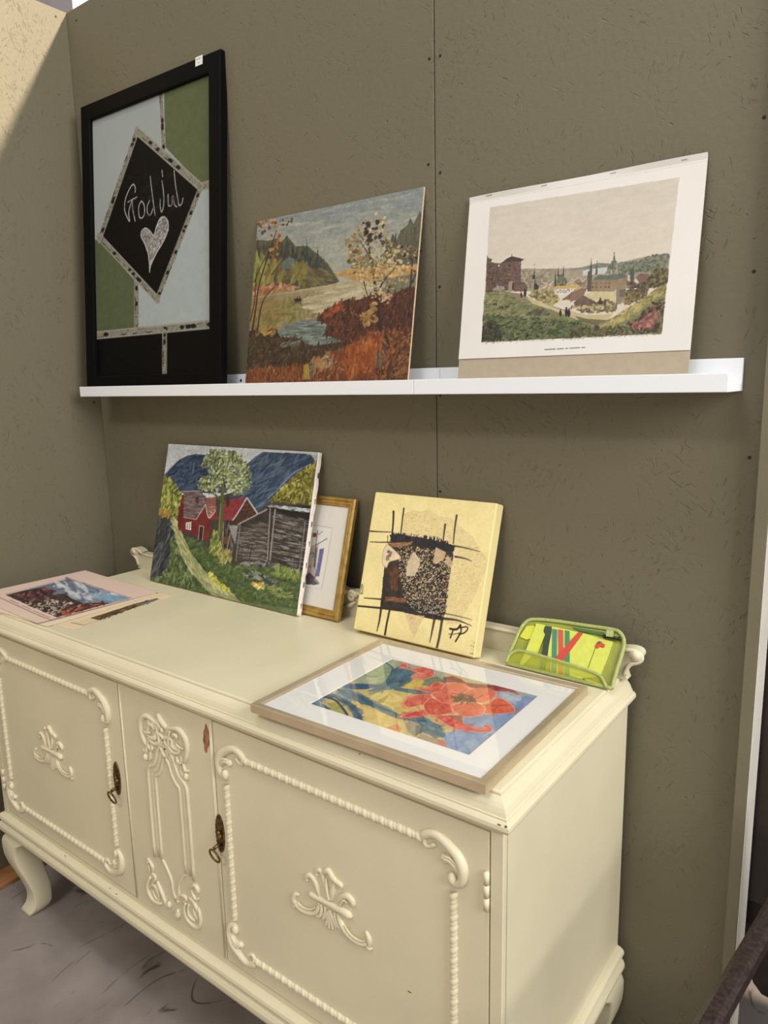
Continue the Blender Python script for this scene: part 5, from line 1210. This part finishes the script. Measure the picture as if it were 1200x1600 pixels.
c.dabs(zc((620, 335), (670, 340), (665, 355), (625, 350)), 10, 0.8, 0.8, 0, [(214, 206, 196)], 0.5, 0.9)
c.dabs(zc((60, 120), (90, 110), (90, 210), (55, 200)), 40, 1.4, 0.8, 60, [(120, 104, 74), (160, 142, 104)], 0.6, 0.7)
c.dabs(zc((960, 560), (1010, 600), (1000, 720), (960, 700)), 40, 1.0, 0.8, 30, [(200, 180, 132), (110, 92, 64)], 1, 0.6)
for pts, w0 in (([(795, 478), (850, 482), (880, 448)], 3.0), ([(820, 490), (810, 520), (798, 552)], 2.2), ([(882, 450), (885, 500), (865, 540), (840, 582)], 2.4), ([(880, 470), (930, 462), (938, 482), (910, 512), (868, 522)], 2.0), ([(785, 520), (830, 522), (870, 512)], 0.9)):
    c.line(zc(*pts), w0, (22, 20, 18), 0.95)
c.dabs(zc((30, 460), (95, 470), (90, 490), (30, 480)), 14, 1.6, 0.4, 0, [(196, 178, 128)], 0.8, 0.6)
c.texture(0.035)
surface('painted_surface', c, 0.0022, aw - 0.0022, 0.0022, ah - 0.0022, 0.0003, acryl, ap.o, 0.0005)

# ------------------------------------------------------------------ 7  flower watercolour lying flat in a champagne frame
ft = 0.0148
fpz = TOPZ + ft + 0.0003
fl = Pose('flower_picture', 1.1620, -0.5045, fpz, math.pi / 2, 0.0185)
fw_, fd = 0.4266, 0.3605
tag(fl.o, 'red flower watercolour in a champagne metal frame lying flat on the sideboard', 'picture')
champ = mat('champagne_metal_leaf', (202, 185, 156), 0.30, 0.5, col2=(192, 175, 146), vscale=25, bump=0.15, bscale=120)
frame_bars(fl, fw_, fd, 0.0140, 0.0, ft, champ, [(0, ft), (0, 0.0007), (0.05, 0.0), (0.80, 0.0012), (0.90, 0.0030), (1, 0.0034), (1, ft)])
MB().box(0.012, fw_ - 0.012, 0.0078, ft - 0.0004, 0.012, fd - 0.012).build('backing', mat('grey_backing', (120, 116, 108), 0.8), fl.o)
wx0 = (fl.loc((486, 1099), 0.005)[0] + fl.loc((613, 1027), 0.005)[0]) / 2; wx1 = (fl.loc((730, 1180), 0.005)[0] + fl.loc((841.5, 1088.5), 0.005)[0]) / 2
wz0 = (fl.loc((486, 1099), 0.005)[1] + fl.loc((730, 1180), 0.005)[1]) / 2; wz1 = (fl.loc((613, 1027), 0.005)[1] + fl.loc((841.5, 1088.5), 0.005)[1]) / 2
matm = mat('white_mount_card', (238, 235, 230), 0.75)
mb_ = MB(); e0 = 0.0130
ring_o = [(e0, e0), (fw_ - e0, e0), (fw_ - e0, fd - e0), (e0, fd - e0)]; ring_i = [(wx0, wz0), (wx1, wz0), (wx1, wz1), (wx0, wz1)]
ring_b = [(wx0 + 0.0012, wz0 + 0.0012), (wx1 - 0.0012, wz0 + 0.0012), (wx1 - 0.0012, wz1 - 0.0012), (wx0 + 0.0012, wz1 - 0.0012)]
vs = [(x, 0.0048, z_) for x, z_ in ring_o] + [(x, 0.0048, z_) for x, z_ in ring_i] + [(x, 0.0062, z_) for x, z_ in ring_b] + [(x, 0.0064, z_) for x, z_ in ring_o]
mb_.add(vs, [(i, (i + 1) % 4, (i + 1) % 4 + 4, i + 4) for i in range(4)] + [(i + 4, (i + 1) % 4 + 4, (i + 1) % 4 + 8, i + 8) for i in range(4)] + [(i + 8, (i + 1) % 4 + 8, (i + 1) % 4 + 12, i + 12) for i in range(4)] + [(i + 12, (i + 1) % 4 + 12, (i + 1) % 4, i) for i in range(4)])
mb_.build('mount', matm, fl.o)
c = Canvas(300, 230, fl.H(wx0 - 0.002, wx1 + 0.002, wz0 - 0.002, wz1 + 0.002, 0.0066), (206, 186, 122))
f1 = Zm(480, 1020, 6.0); f2 = Zm(620, 1030, 5.217)
c.poly(f1((0, 480), (820, 40), (1300, 200), (1000, 330), (700, 330), (400, 260)), (170, 178, 150), var=8)
c.poly(f1((520, 400), (900, 330), (1000, 240), (1100, 330), (1100, 560), (860, 590), (640, 470)), (212, 190, 112), var=8); c.poly(f1((440, 480), (700, 560), (860, 640), (900, 760), (700, 700), (510, 640)), (222, 196, 124), var=8)
c.poly(f1((820, 300), (960, 230), (1100, 260), (1080, 320), (880, 330)), (214, 186, 92), var=6)
blue = f2((800, 280), (860, 260), (1180, 300), (560, 800), (390, 720), (380, 600), (540, 560), (540, 460), (700, 460), (950, 420)); c.poly(blue, (138, 160, 190), var=12)
c.dabs(blue, 160, 9, 4, 20, [(128, 152, 186), (156, 174, 196), (118, 140, 178)], 0.6, 0.4, 5)
c.dabs(f2((840, 270), (960, 260), (1010, 300), (900, 340)), 30, 9, 4, -20, [(196, 204, 210), (150, 166, 184)], 0.4, 0.5)
c.poly(f2((300, 100), (480, 150), (1000, 260), (1180, 310), (1000, 300), (560, 220), (300, 160)), (168, 172, 160), 0.7)
# blue green leaves and stems
TE = [(70, 104, 124), (92, 124, 136), (54, 84, 110), (112, 140, 144), (80, 112, 120)]
bud = f1((805, 150), (860, 140), (940, 160), (970, 200), (960, 260), (880, 310), (760, 340), (600, 360), (560, 360), (680, 300), (740, 280), (790, 200)); c.poly(bud, (78, 112, 136), var=10); c.dabs(bud, 110, 9, 2.4, 30, TE, 0.3, 0.5)
c.poly(f1((540, 200), (640, 150), (740, 110), (800, 150), (780, 230), (720, 290), (660, 280), (660, 230), (560, 230)), (146, 166, 134), var=10); c.line(f1((540, 205), (600, 225), (665, 225)), 1.8, (120, 116, 66), 0.8); c.line(f1((740, 95), (790, 130), (800, 160), (760, 240), (700, 300)), 2.2, (70, 96, 104), 0.8)
st1 = f1((350, 290), (480, 285), (660, 295), (690, 310), (560, 340), (420, 345), (330, 320)); c.poly(st1, (64, 98, 128), var=8)
st2 = f1((280, 340), (400, 350), (520, 400), (640, 460), (760, 520), (890, 590), (960, 600), (1100, 620), (1240, 680), (1200, 740), (1000, 640), (860, 610), (700, 540), (560, 480), (460, 450), (300, 380)); c.poly(st2, (72, 106, 132), var=10); c.dabs(st2, 150, 10, 1.8, -28, TE, 0.15, 0.6)
st3 = f1((800, 320), (900, 330), (1020, 345), (1160, 365), (1160, 395), (1000, 385), (820, 350)); c.poly(st3, (84, 118, 126), var=8)
st4 = f1((40, 475), (200, 390), (280, 385), (380, 440), (470, 510), (520, 580), (515, 640), (400, 590), (440, 560), (360, 470), (260, 420), (170, 420), (120, 470), (240, 530), (190, 530)); c.poly(st4, (88, 120, 140), var=10); c.dabs(st4, 90, 7, 1.6, -30, TE, 0.4, 0.5)
c.poly(f1((190, 470), (260, 460), (320, 500), (370, 580), (240, 540)), (166, 162, 94), var=10); c.line(f1((160, 410), (260, 440), (330, 510), (385, 590)), 2.6, (44, 58, 84), 0.9); c.line(f1((400, 490), (470, 560), (510, 630)), 2.2, (50, 76, 116), 0.8)
c.poly(f1((380, 520), (420, 560), (440, 600), (390, 590)), (214, 186, 110), 0.9)
c.line(f1((290, 350), (500, 420), (700, 510), (880, 590)), 1.6, (46, 74, 108), 0.6); c.line(f1((330, 310), (480, 310), (660, 300)), 1.6, (50, 78, 112), 0.7)
c.poly(f1((640, 460), (780, 380), (720, 460), (660, 480)), (150, 140, 76), 0.7)
# red flower
R0, R1, R2 = (204, 84, 66), (220, 112, 88), (176, 62, 52)
def petal(pts, col, ed=True, n_=60, ang=10):
    c.poly(pts, col, var=9); c.dabs(pts, n_, 6, 2.2, ang, [tuple(v + 10 for v in col), tuple(v - 12 for v in col), (228, 124, 100)], 0.5, 0.4, 5)
    if ed: c.line(list(pts) + [pts[0]], 1.0, (236, 196, 172), 0.65)
petal(f1((850, 120), (900, 100), (940, 115), (930, 140), (880, 130), (940, 150), (1000, 145), (1100, 130), (1180, 160), (1190, 210), (1120, 240), (1020, 240), (980, 220), (1040, 190), (1000, 165), (930, 150)), (214, 98, 84))
for k in range(3): c.line(f1((1020 + 30 * k, 175 + 8 * k), (1060 + 25 * k, 200 + 6 * k), (1020 + 25 * k, 225 + 4 * k)), 1.3, (232, 160, 140), 0.8)
c.poly(f2((205, 210), (230, 160), (320, 140), (400, 175), (400, 195), (330, 185), (260, 220)), (112, 132, 102), var=10)
c.poly(f2((370, 150), (450, 135), (520, 160), (560, 190), (700, 205), (830, 215), (950, 250), (990, 285), (900, 260), (800, 260), (640, 240), (500, 200), (400, 185)), (142, 66, 68), var=10); c.line(f2((830, 255), (900, 250), (985, 285)), 2.2, (210, 90, 86), 0.9)
petal(f2((50, 370), (80, 320), (160, 290), (280, 290), (280, 320), (200, 370), (100, 390)), R0); petal(f2((150, 235), (260, 235), (310, 185), (370, 200), (400, 255), (300, 270), (210, 255)), R0)
petal(f2((360, 240), (400, 200), (470, 190), (560, 215), (590, 250), (560, 285), (440, 265)), R1); petal(f2((280, 280), (380, 260), (480, 270), (560, 290), (520, 340), (420, 370), (340, 340)), (212, 98, 78))
petal(f2((215, 370), (280, 310), (360, 350), (460, 370), (440, 400), (460, 430), (340, 455), (240, 440)), R0, ang=-10); petal(f2((710, 370), (760, 350), (820, 310), (900, 345), (960, 420), (860, 440), (770, 445), (700, 430)), (216, 100, 70))
petal(f2((545, 275), (620, 240), (740, 240), (810, 270), (780, 320), (700, 355), (610, 340)), R1); petal(f2((440, 380), (520, 355), (640, 350), (710, 385), (710, 430), (660, 460), (560, 465), (470, 430)), (212, 98, 78))
petal(f2((30, 465), (120, 430), (220, 420), (240, 450), (150, 465), (60, 475)), (204, 76, 72)); petal(f2((310, 460), (420, 455), (500, 490), (560, 530), (640, 560), (690, 570), (720, 555), (700, 540), (730, 530), (775, 560), (760, 590), (640, 590), (480, 565), (360, 500)), (206, 78, 76))
c.poly(f2((410, 455), (530, 455), (535, 520), (480, 490)), (150, 78, 74), 0.9)
c.dabs(f2((450, 310), (540, 285), (620, 300), (620, 345), (520, 350)), 60, 5, 1.0, 20, [(88, 60, 46), (120, 70, 54), (66, 60, 50)], 0.8, 0.7); c.line(f2((560, 310), (640, 320), (700, 290)), 1.1, (96, 40, 36), 0.8); c.line(f2((440, 270), (500, 285), (560, 290)), 1.1, (110, 40, 36), 0.8); c.line(f2((700, 370), (800, 380), (900, 370)), 1.1, (120, 40, 36), 0.7)
# lower right leaves
c.poly(f2((110, 480), (250, 480), (360, 560), (390, 600), (385, 640), (280, 620), (190, 590), (200, 520)), (82, 118, 130), var=10); c.dabs(f2((120, 480), (250, 480), (390, 610), (280, 620)), 60, 8, 1.6, -30, TE, 0.2, 0.6)
c.poly(f2((70, 520), (120, 500), (200, 530), (195, 590), (150, 630), (90, 590)), (150, 140, 122), var=12); c.poly(f2((150, 540), (190, 530), (195, 590), (155, 630)), (96, 108, 104), 0.9); c.line(f2((40, 480), (110, 490), (200, 530), (190, 600)), 2.4, (44, 70, 112), 0.8)
c.poly(f2((200, 600), (300, 640), (380, 660), (410, 715), (300, 690), (160, 640)), (170, 150, 128), var=10); c.poly(f2((310, 650), (380, 655), (410, 712), (360, 700)), (206, 112, 92), 0.9); c.poly(f2((0, 520), (40, 560), (20, 600), (-60, 590), (-90, 560)), (212, 130, 92), 0.7)
c.texture(0.06); c.grain(3)
surface('watercolour', c, wx0 - 0.002, wx1 + 0.002, wz0 - 0.002, wz1 + 0.002, 0.0066, water, fl.o)
MB().box(0.0128, fw_ - 0.0128, 0.0034, 0.0044, 0.0128, fd - 0.0128).build('glass_pane', pane, fl.o)

# ------------------------------------------------------------------ 8  loose prints at the left end
zs_ = Zm(0, 880, 4.2857)
def sheet(name, br, w, d, yaw, z_, base, painter, label, res=(190, 150), curl=0.0):
    ox = br[0] - (w * math.cos(yaw) - d * math.sin(yaw)); oy = br[1] - (w * math.sin(yaw) + d * math.cos(yaw))
    P_ = Pose('tmp', ox, oy, z_, math.pi / 2, yaw); H = P_.H(0, w, 0, d)
    bpy.data.objects.remove(P_.o)
    cc = Canvas(res[0], res[1], H, base); cc.grain(2, 40, 40); painter(cc)
    uu = np.linspace(0, 1, cc.w)[None, :]; vv_ = np.linspace(0, 1, cc.h)[:, None]
    cc.rel = curl * (np.clip((uu - 0.75) / 0.25, 0, 1) ** 2 * (0.3 + 0.7 * vv_) + 0.3 * np.clip((vv_ - 0.85) / 0.15, 0, 1) ** 2)
    o = surface(name, cc, 0, w, 0, d, 0, print_ink, None, 0.001, flat=True)
    sol = o.modifiers.new('thickness', 'SOLIDIFY'); sol.thickness = 0.0003; sol.offset = -1
    o.location = (ox, oy, z_); o.rotation_euler = (0, 0, yaw); tag(o, label, 'print', 'loose prints on the sideboard'); return o
def paint_third(c):
    c.line(zs_((480, 395), (560, 415), (1060, 240)), 0.9, (120, 96, 70), 0.9, sm=False)
    c.poly(zs_((490, 395), (560, 412), (1055, 245), (1055, 232), (900, 270), (560, 380)), (98, 78, 56), var=14)
    c.dabs(zs_((620, 385), (980, 250), (1055, 235), (1050, 245), (700, 370)), 60, 3, 1, 25, [(70, 54, 40), (126, 104, 74), (58, 48, 40)], 0.4, 0.8)
    c.poly(zs_((490, 395), (560, 412), (660, 380), (600, 365)), (214, 196, 160), var=8); c.poly(zs_((930, 275), (1055, 235), (1055, 245), (960, 280)), (120, 124, 122), 0.9)
def paint_second(c):
    c.line(zs_((330, 440), (1040, 225)), 0.6, (190, 168, 138), 0.5)
def paint_top(c):
    pic_ = zs_((40, 212), (460, 105), (865, 235), (385, 365))
    c.line(zs_((-30, 215), (340, 383), (400, 365)), 0.8, (120, 84, 74), 0.9, sm=False); c.line(zs_((40, 205), (460, 100), (880, 235), (390, 372)), 0.8, (130, 96, 90), 0.8, sm=False)
    c.grad(pic_, (104, 112, 128), (120, 152, 180), zs_((500, 120))[0], zs_((860, 235))[0], 6)
    c.dabs(zs_((340, 160), (470, 110), (560, 150), (700, 190), (840, 235), (620, 265), (480, 230)), 110, 7, 2.6, -20, [(196, 200, 204), (150, 156, 166), (112, 116, 128), (214, 216, 218), (92, 98, 112)], 0.4, 0.75, 5)
    c.dabs(zs_((640, 190), (860, 235), (740, 262), (640, 230)), 30, 7, 1.6, -18, [(118, 152, 180), (140, 168, 190)], 0.2, 0.7)
    c.poly(zs_((40, 212), (150, 185), (300, 160), (380, 185), (350, 215), (440, 205), (480, 235), (560, 265), (700, 265), (740, 268), (385, 365)), (66, 50, 46), var=14)
    c.dabs(zs_((50, 212), (300, 165), (370, 190), (340, 230), (200, 250)), 130, 3.0, 1.2, 20, [(110, 60, 64), (60, 40, 40), (140, 92, 92), (86, 50, 52), (40, 32, 32)], 0.5, 0.85)
    c.dabs(zs_((160, 260), (330, 235), (500, 260), (430, 300), (380, 355), (260, 310)), 170, 2.2, 1.0, 20, [(186, 168, 148), (60, 50, 46), (120, 100, 86), (210, 194, 172), (46, 38, 36)], 0.7, 0.85)
    c.dabs(zs_((420, 320), (560, 270), (720, 268), (440, 350)), 110, 3.0, 1.2, 25, [(140, 74, 58), (170, 100, 78), (90, 50, 44), (196, 130, 96), (60, 42, 40)], 0.4, 0.85)
    c.poly(zs_((405, 320), (430, 315), (455, 345), (425, 355)), (170, 88, 62), 0.9); c.dabs(zs_((330, 220), (440, 205), (450, 218), (340, 235)), 30, 4, 1.2, 10, [(52, 46, 44), (80, 62, 58)], 0.3, 0.9)
    x_ = 0.0
    for k in range(26):
        t = k / 26; p = zs_((70 + 270 * t, 245 + 122 * t))[0]
        if k not in (6, 7, 14): c.line([p, (p[0] + 1.2, p[1] + 0.55)], 0.8, (110, 84, 76), 0.8, sm=False)
sheet('art_print', (0.5039, -0.1599), 0.375, 0.291, 0.119, TOPZ + 0.0006, (226, 204, 168), paint_third, 'lowest cream paper print in the pile, sticking out to the right', (200, 140), 0.3)
sheet('art_print', (0.4620, -0.1760), 0.372, 0.297, 0.030, TOPZ + 0.0016, (228, 208, 182), paint_second, 'middle cream paper sheet in the pile, only its edge showing', (120, 90), 0.6)
sheet('art_print', (0.4565, -0.1690), 0.376, 0.3090, -0.055, TOPZ + 0.0028, (222, 196, 180), paint_top, 'top pink bordered print of a town square under a cloudy sky', (230, 190), 2.2)

# ------------------------------------------------------------------ 9  yellow green pouch with a folded vest
zp = Zm(760, 940, 4.8)
PL = 0.6957
po = Pose('vest_pouch', 1.4100, -0.1020, TOPZ + 0.0021, PL, -0.005)
tag(po.o, 'yellow green clear pouch holding a folded striped safety vest, against the back rail', 'pouch')
def pl(pts, y=0.0): return [(a, max(b, 0.0044)) for a, b in (po.loc(p, 0.0) for p in zp(*pts))]
def slab(name, pts, y0, y1, m, parent=None):
    q = pl(pts); return MB().prism(q, y0, y1, lambda x, z_, d: (x, d, z_)).build(name, m, parent or po.o)
OUT = [(150, 470), (165, 405), (215, 290), (250, 212), (290, 158), (345, 132), (500, 142), (700, 172), (940, 207), (1000, 232), (1030, 285), (1026, 350), (990, 470), (955, 590), (930, 680), (905, 690), (700, 632), (500, 577), (300, 520)]
yl = mat('yellow_vest_fabric', (206, 211, 88), 0.6, var=0.08, vscale=60, bump=0.3, bscale=120); yl2 = mat('bright_yellow_fabric', (206, 210, 66), 0.6, var=0.08, vscale=60)
slab('back_panel', OUT, 0.0025, 0.0040, mat('olive_clear_vinyl', (150, 154, 58), 0.3, var=0.15, vscale=40))
ins = po.o
vest = slab('folded_vest', [(490, 185), (720, 235), (950, 300), (905, 430), (850, 560), (640, 620), (470, 570), (478, 420)], 0.0006, 0.0022, yl)
def stripe(pts, m, k): slab('stripe', pts, -0.0002 - 0.00012 * k, 0.0007, m, vest)
grn = mat('green_stripe', (56, 134, 84), 0.6); red = mat('red_stripe', (196, 84, 60), 0.6); teal = mat('teal_stripe', (64, 128, 106), 0.6)
stripe([(494, 203), (530, 210), (526, 420), (520, 562), (484, 553), (490, 420)], teal, 0); stripe([(538, 208), (576, 214), (578, 450), (570, 587), (535, 578), (540, 430)], red, 1); stripe([(590, 215), (624, 222), (624, 470), (616, 600), (580, 590), (588, 460)], grn, 2)
stripe([(690, 230), (724, 238), (578, 440), (512, 428)], mat('red_edge_tape', (198, 66, 50), 0.6), 4)
slab('green_label', [(640, 190), (880, 232), (905, 262), (700, 222)], -0.0006, 0.0006, mat('dark_green_label', (66, 104, 56), 0.6), vest)
lg = MB()
for (a_, b_), r_, m_ in (((848, 318), 0.0056, 0), ((872, 330), 0.0042, 0), ((832, 335), 0.0042, 0)):
    x, z_ = pl([(a_, b_)])[0]; lg.ball((x, -0.0001, z_), r_, 10, 6, (1, 0.12, 1))
lg.build('printed_emblem', mat('emblem_red', (196, 70, 44), 0.6), vest)
x, z_ = pl([(850, 312)])[0]; lg2 = MB(); lg2.ball((x, -0.0006, z_), 0.0030, 8, 5, (1, 0.15, 1)); lg2.build('printed_emblem', mat('emblem_green', (64, 110, 60), 0.6), vest)
a_, b_ = pl([(818, 345), (762, 498)]); MB().tube([(a_[0], 0.0004, a_[1]), (b_[0], 0.0004, b_[1])], 0.0005, 6).build('printed_line', mat('print_brown', (92, 88, 40), 0.6), vest)
slab('yellow_fold', [(250, 262), (300, 186), (352, 178), (372, 200), (335, 275), (300, 285)], 0.0000, 0.0020, yl2); slab('yellow_band', [(376, 165), (442, 178), (395, 300), (345, 400), (262, 500), (240, 495), (300, 360)], -0.0012, 0.0012, yl); slab('yellow_strap', [(425, 215), (440, 250), (380, 390), (345, 400)], -0.0006, 0.0012, yl2)
slab('dark_green_band', [(435, 185), (490, 188), (468, 310), (452, 420), (430, 545), (395, 540), (425, 320)], -0.0004, 0.0014, mat('dark_green_fabric', (48, 66, 46), 0.6))
slab('yellow_wedge', [(468, 330), (492, 215), (494, 420), (455, 440)], 0.0002, 0.0016, yl)
bind = mat('pale_lime_binding', (170, 178, 108), 0.65, var=0.2, vscale=200, bump=0.3, bscale=400)
q = smooth_path(pl(OUT) + [pl(OUT)[0]], 3)[:-1]
MB().tube([(p[0], 0.0005, p[1]) for p in q], 0.0036, 8, flat=(1, 0.75), closed=True).build('edge_binding', bind, po.o)
clearv = bpy.data.materials.new('clear_lime_vinyl'); clearv.use_nodes = True
nt = clearv.node_tree; b_ = nt.nodes['Principled BSDF']; b_.inputs['Base Color'].default_value = (*lin((204, 208, 74)), 1); b_.inputs['Roughness'].default_value = 0.2; b_.inputs['Alpha'].default_value = 0.42
POC = [(152, 470), (172, 412), (212, 382), (275, 376), (480, 432), (700, 500), (850, 560), (902, 640), (912, 688), (700, 632), (500, 577), (300, 520)]
pq = pl(POC); m = MB(); nq = len(pq); cx_ = sum(p[0] for p in pq) / nq; cz_ = sum(p[1] for p in pq) / nq
rings = []
for f_, y_ in ((1.0, -0.0022), (0.8, -0.0065), (0.45, -0.0085), (0.02, -0.009)): rings.append([(cx_ + (p[0] - cx_) * f_, y_, cz_ + (p[1] - cz_) * f_) for p in pq])
m.loft(rings, smooth=True, cap=False); fpk = m.build('front_pocket', clearv, po.o)
q = smooth_path(pl(POC[:9]), 4); MB().tube([(p[0], -0.0040, p[1]) for p in q], 0.0030, 8, flat=(1, 0.8)).build('pocket_binding', bind, po.o)
slab('size_mark', [(736, 588), (750, 590), (748, 602), (734, 600)], -0.0102, -0.0096, mat('print_brown', (92, 88, 40), 0.6), fpk)
cl = MB(); a_, b_ = pl([(890, 268), (1000, 285)]); cl.tube([(a_[0], -0.004, a_[1]), (b_[0], -0.004, b_[1])], 0.0028, 8)
cl.ball((a_[0], -0.004, a_[1]), 0.0034); cl.ball((b_[0], -0.004, b_[1]), 0.0036); cl.build('clip', mat('black_plastic', (22, 22, 22), 0.35), po.o)
slab('clip_tab', [(910, 222), (960, 228), (955, 278), (905, 272)], -0.0072, -0.0036, bind)

# ------------------------------------------------------------------ 10  beyond the partition end
cab = empty('dark_cabinet', (2.6, 0.30, 0)); tag(cab, 'black brown wooden cabinet behind the end of the partition, its unseen width and height added to block the sun', 'cabinet')
ebony = mat('ebony_stained_wood', (44, 33, 28), 0.45, col2=(26, 20, 18), vscale=14, bump=0.15, bscale=60)
def cb_(x0, x1, y0, y1, z0, z1, name, bev=0.003): return MB().box(x0 - 2.6, x1 - 2.6, y0 - 0.30, y1 - 0.30, z0, z1, bev, 1).build(name, ebony, cab)
cb_(1.7900, 4.40, 0.085, 0.55, 0.36, 2.36, 'body'); cb_(1.7900, 4.413, 0.066, 0.56, 2.36, 2.40, 'cornice')  # only the left sliver shows; unseen width and height added to block the sun
for k in range(4): d_ = cb_(1.795 + 0.650 * k, 1.795 + 0.650 * k + 0.646, 0.068, 0.0845, 0.42, 2.32, 'cabinet_door'); MB().ball((1.795 + 0.650 * k + 0.58 - 2.6, 0.062 - 0.30, 1.25), 0.014).build('knob', dark_metal, d_)
for x in (1.95, 4.30):
    for y in (0.085, 0.48): cb_(x, x + 0.07, y, y + 0.07, 0, 0.36, 'cabinet_leg')
apx = [(1.792, 0.365), (1.792, 0.330)] + [(float(onp(a, b, 1, 0.075)[0]) + 0.006, float(onp(a, b, 1, 0.075)[2])) for a, b in ((1165, 1508), (1172, 1530), (1185, 1548), (1200, 1556))] + [(2.1, 0.24), (2.6, 0.30), (3.4, 0.24), (4.40, 0.30), (4.40, 0.36)]
MB().prism(apx, 0.070, 0.090, lambda x, z_, d: (x - 2.6, d - 0.30, z_)).build('apron', ebony, cab)

ch = empty('armchair', (1.8424, -0.4667, 0), (0, 0, -math.atan2(0.0326, 0.2827))); tag(ch, 'dark wooden armchair with scuffed armrest at the lower right edge', 'chair')
scuff = mat('scuffed_dark_wood', (60, 47, 43), 0.34, col2=(40, 30, 28), vscale=160, bump=0.3, bscale=160)
def armrail(u):
    secs = []
    for v, zz in ((-0.30, 0.598), (-0.28, 0.606), (-0.15, 0.6075), (0.0, 0.6075), (0.2, 0.6075), (0.40, 0.6075), (0.43, 0.600)):
        secs.append([(u + 0.012 + 0.0125 * sx * (1 if abs(sz) < 0.9 else 0.72), v, zz + 0.0125 * sz) for sx, sz in ((-1, -0.7), (-0.7, -1), (0.7, -1), (1, -0.7), (1, 0.7), (0.7, 1), (-0.7, 1), (-1, 0.7))])
    MB().loft(secs, smooth=False).build('armrest', scuff, ch)
armrail(0.0); armrail(0.56)
for u in (0.0, 0.56):
    MB().box(u + 0.002, u + 0.022, -0.26, -0.225, 0.0, 0.596, 0.003, 1).build('leg', scuff, ch)
    MB().box(u + 0.002, u + 0.022, 0.385, 0.42, 0.0, 0.69, 0.003, 1).build('leg', scuff, ch)
MB().box(0.10, 0.52, -0.26, 0.36, 0.36, 0.45, 0.03, 3).build('seat', mat('black_upholstery', (20, 19, 20), 0.5), ch)
MB().box(0.024, 0.558, -0.25, -0.225, 0.32, 0.36).build('seat_rail', scuff, ch); MB().box(0.024, 0.558, 0.39, 0.415, 0.32, 0.36).build('seat_rail', scuff, ch)
for u in (0.026, 0.534): MB().box(u, u + 0.02, -0.225, 0.39, 0.335, 0.358).build('side_rail', scuff, ch)
MB().box(0.024, 0.558, 0.385, 0.41, 0.50, 0.68, 0.01, 2).build('backrest', MATS['black_upholstery'], ch)
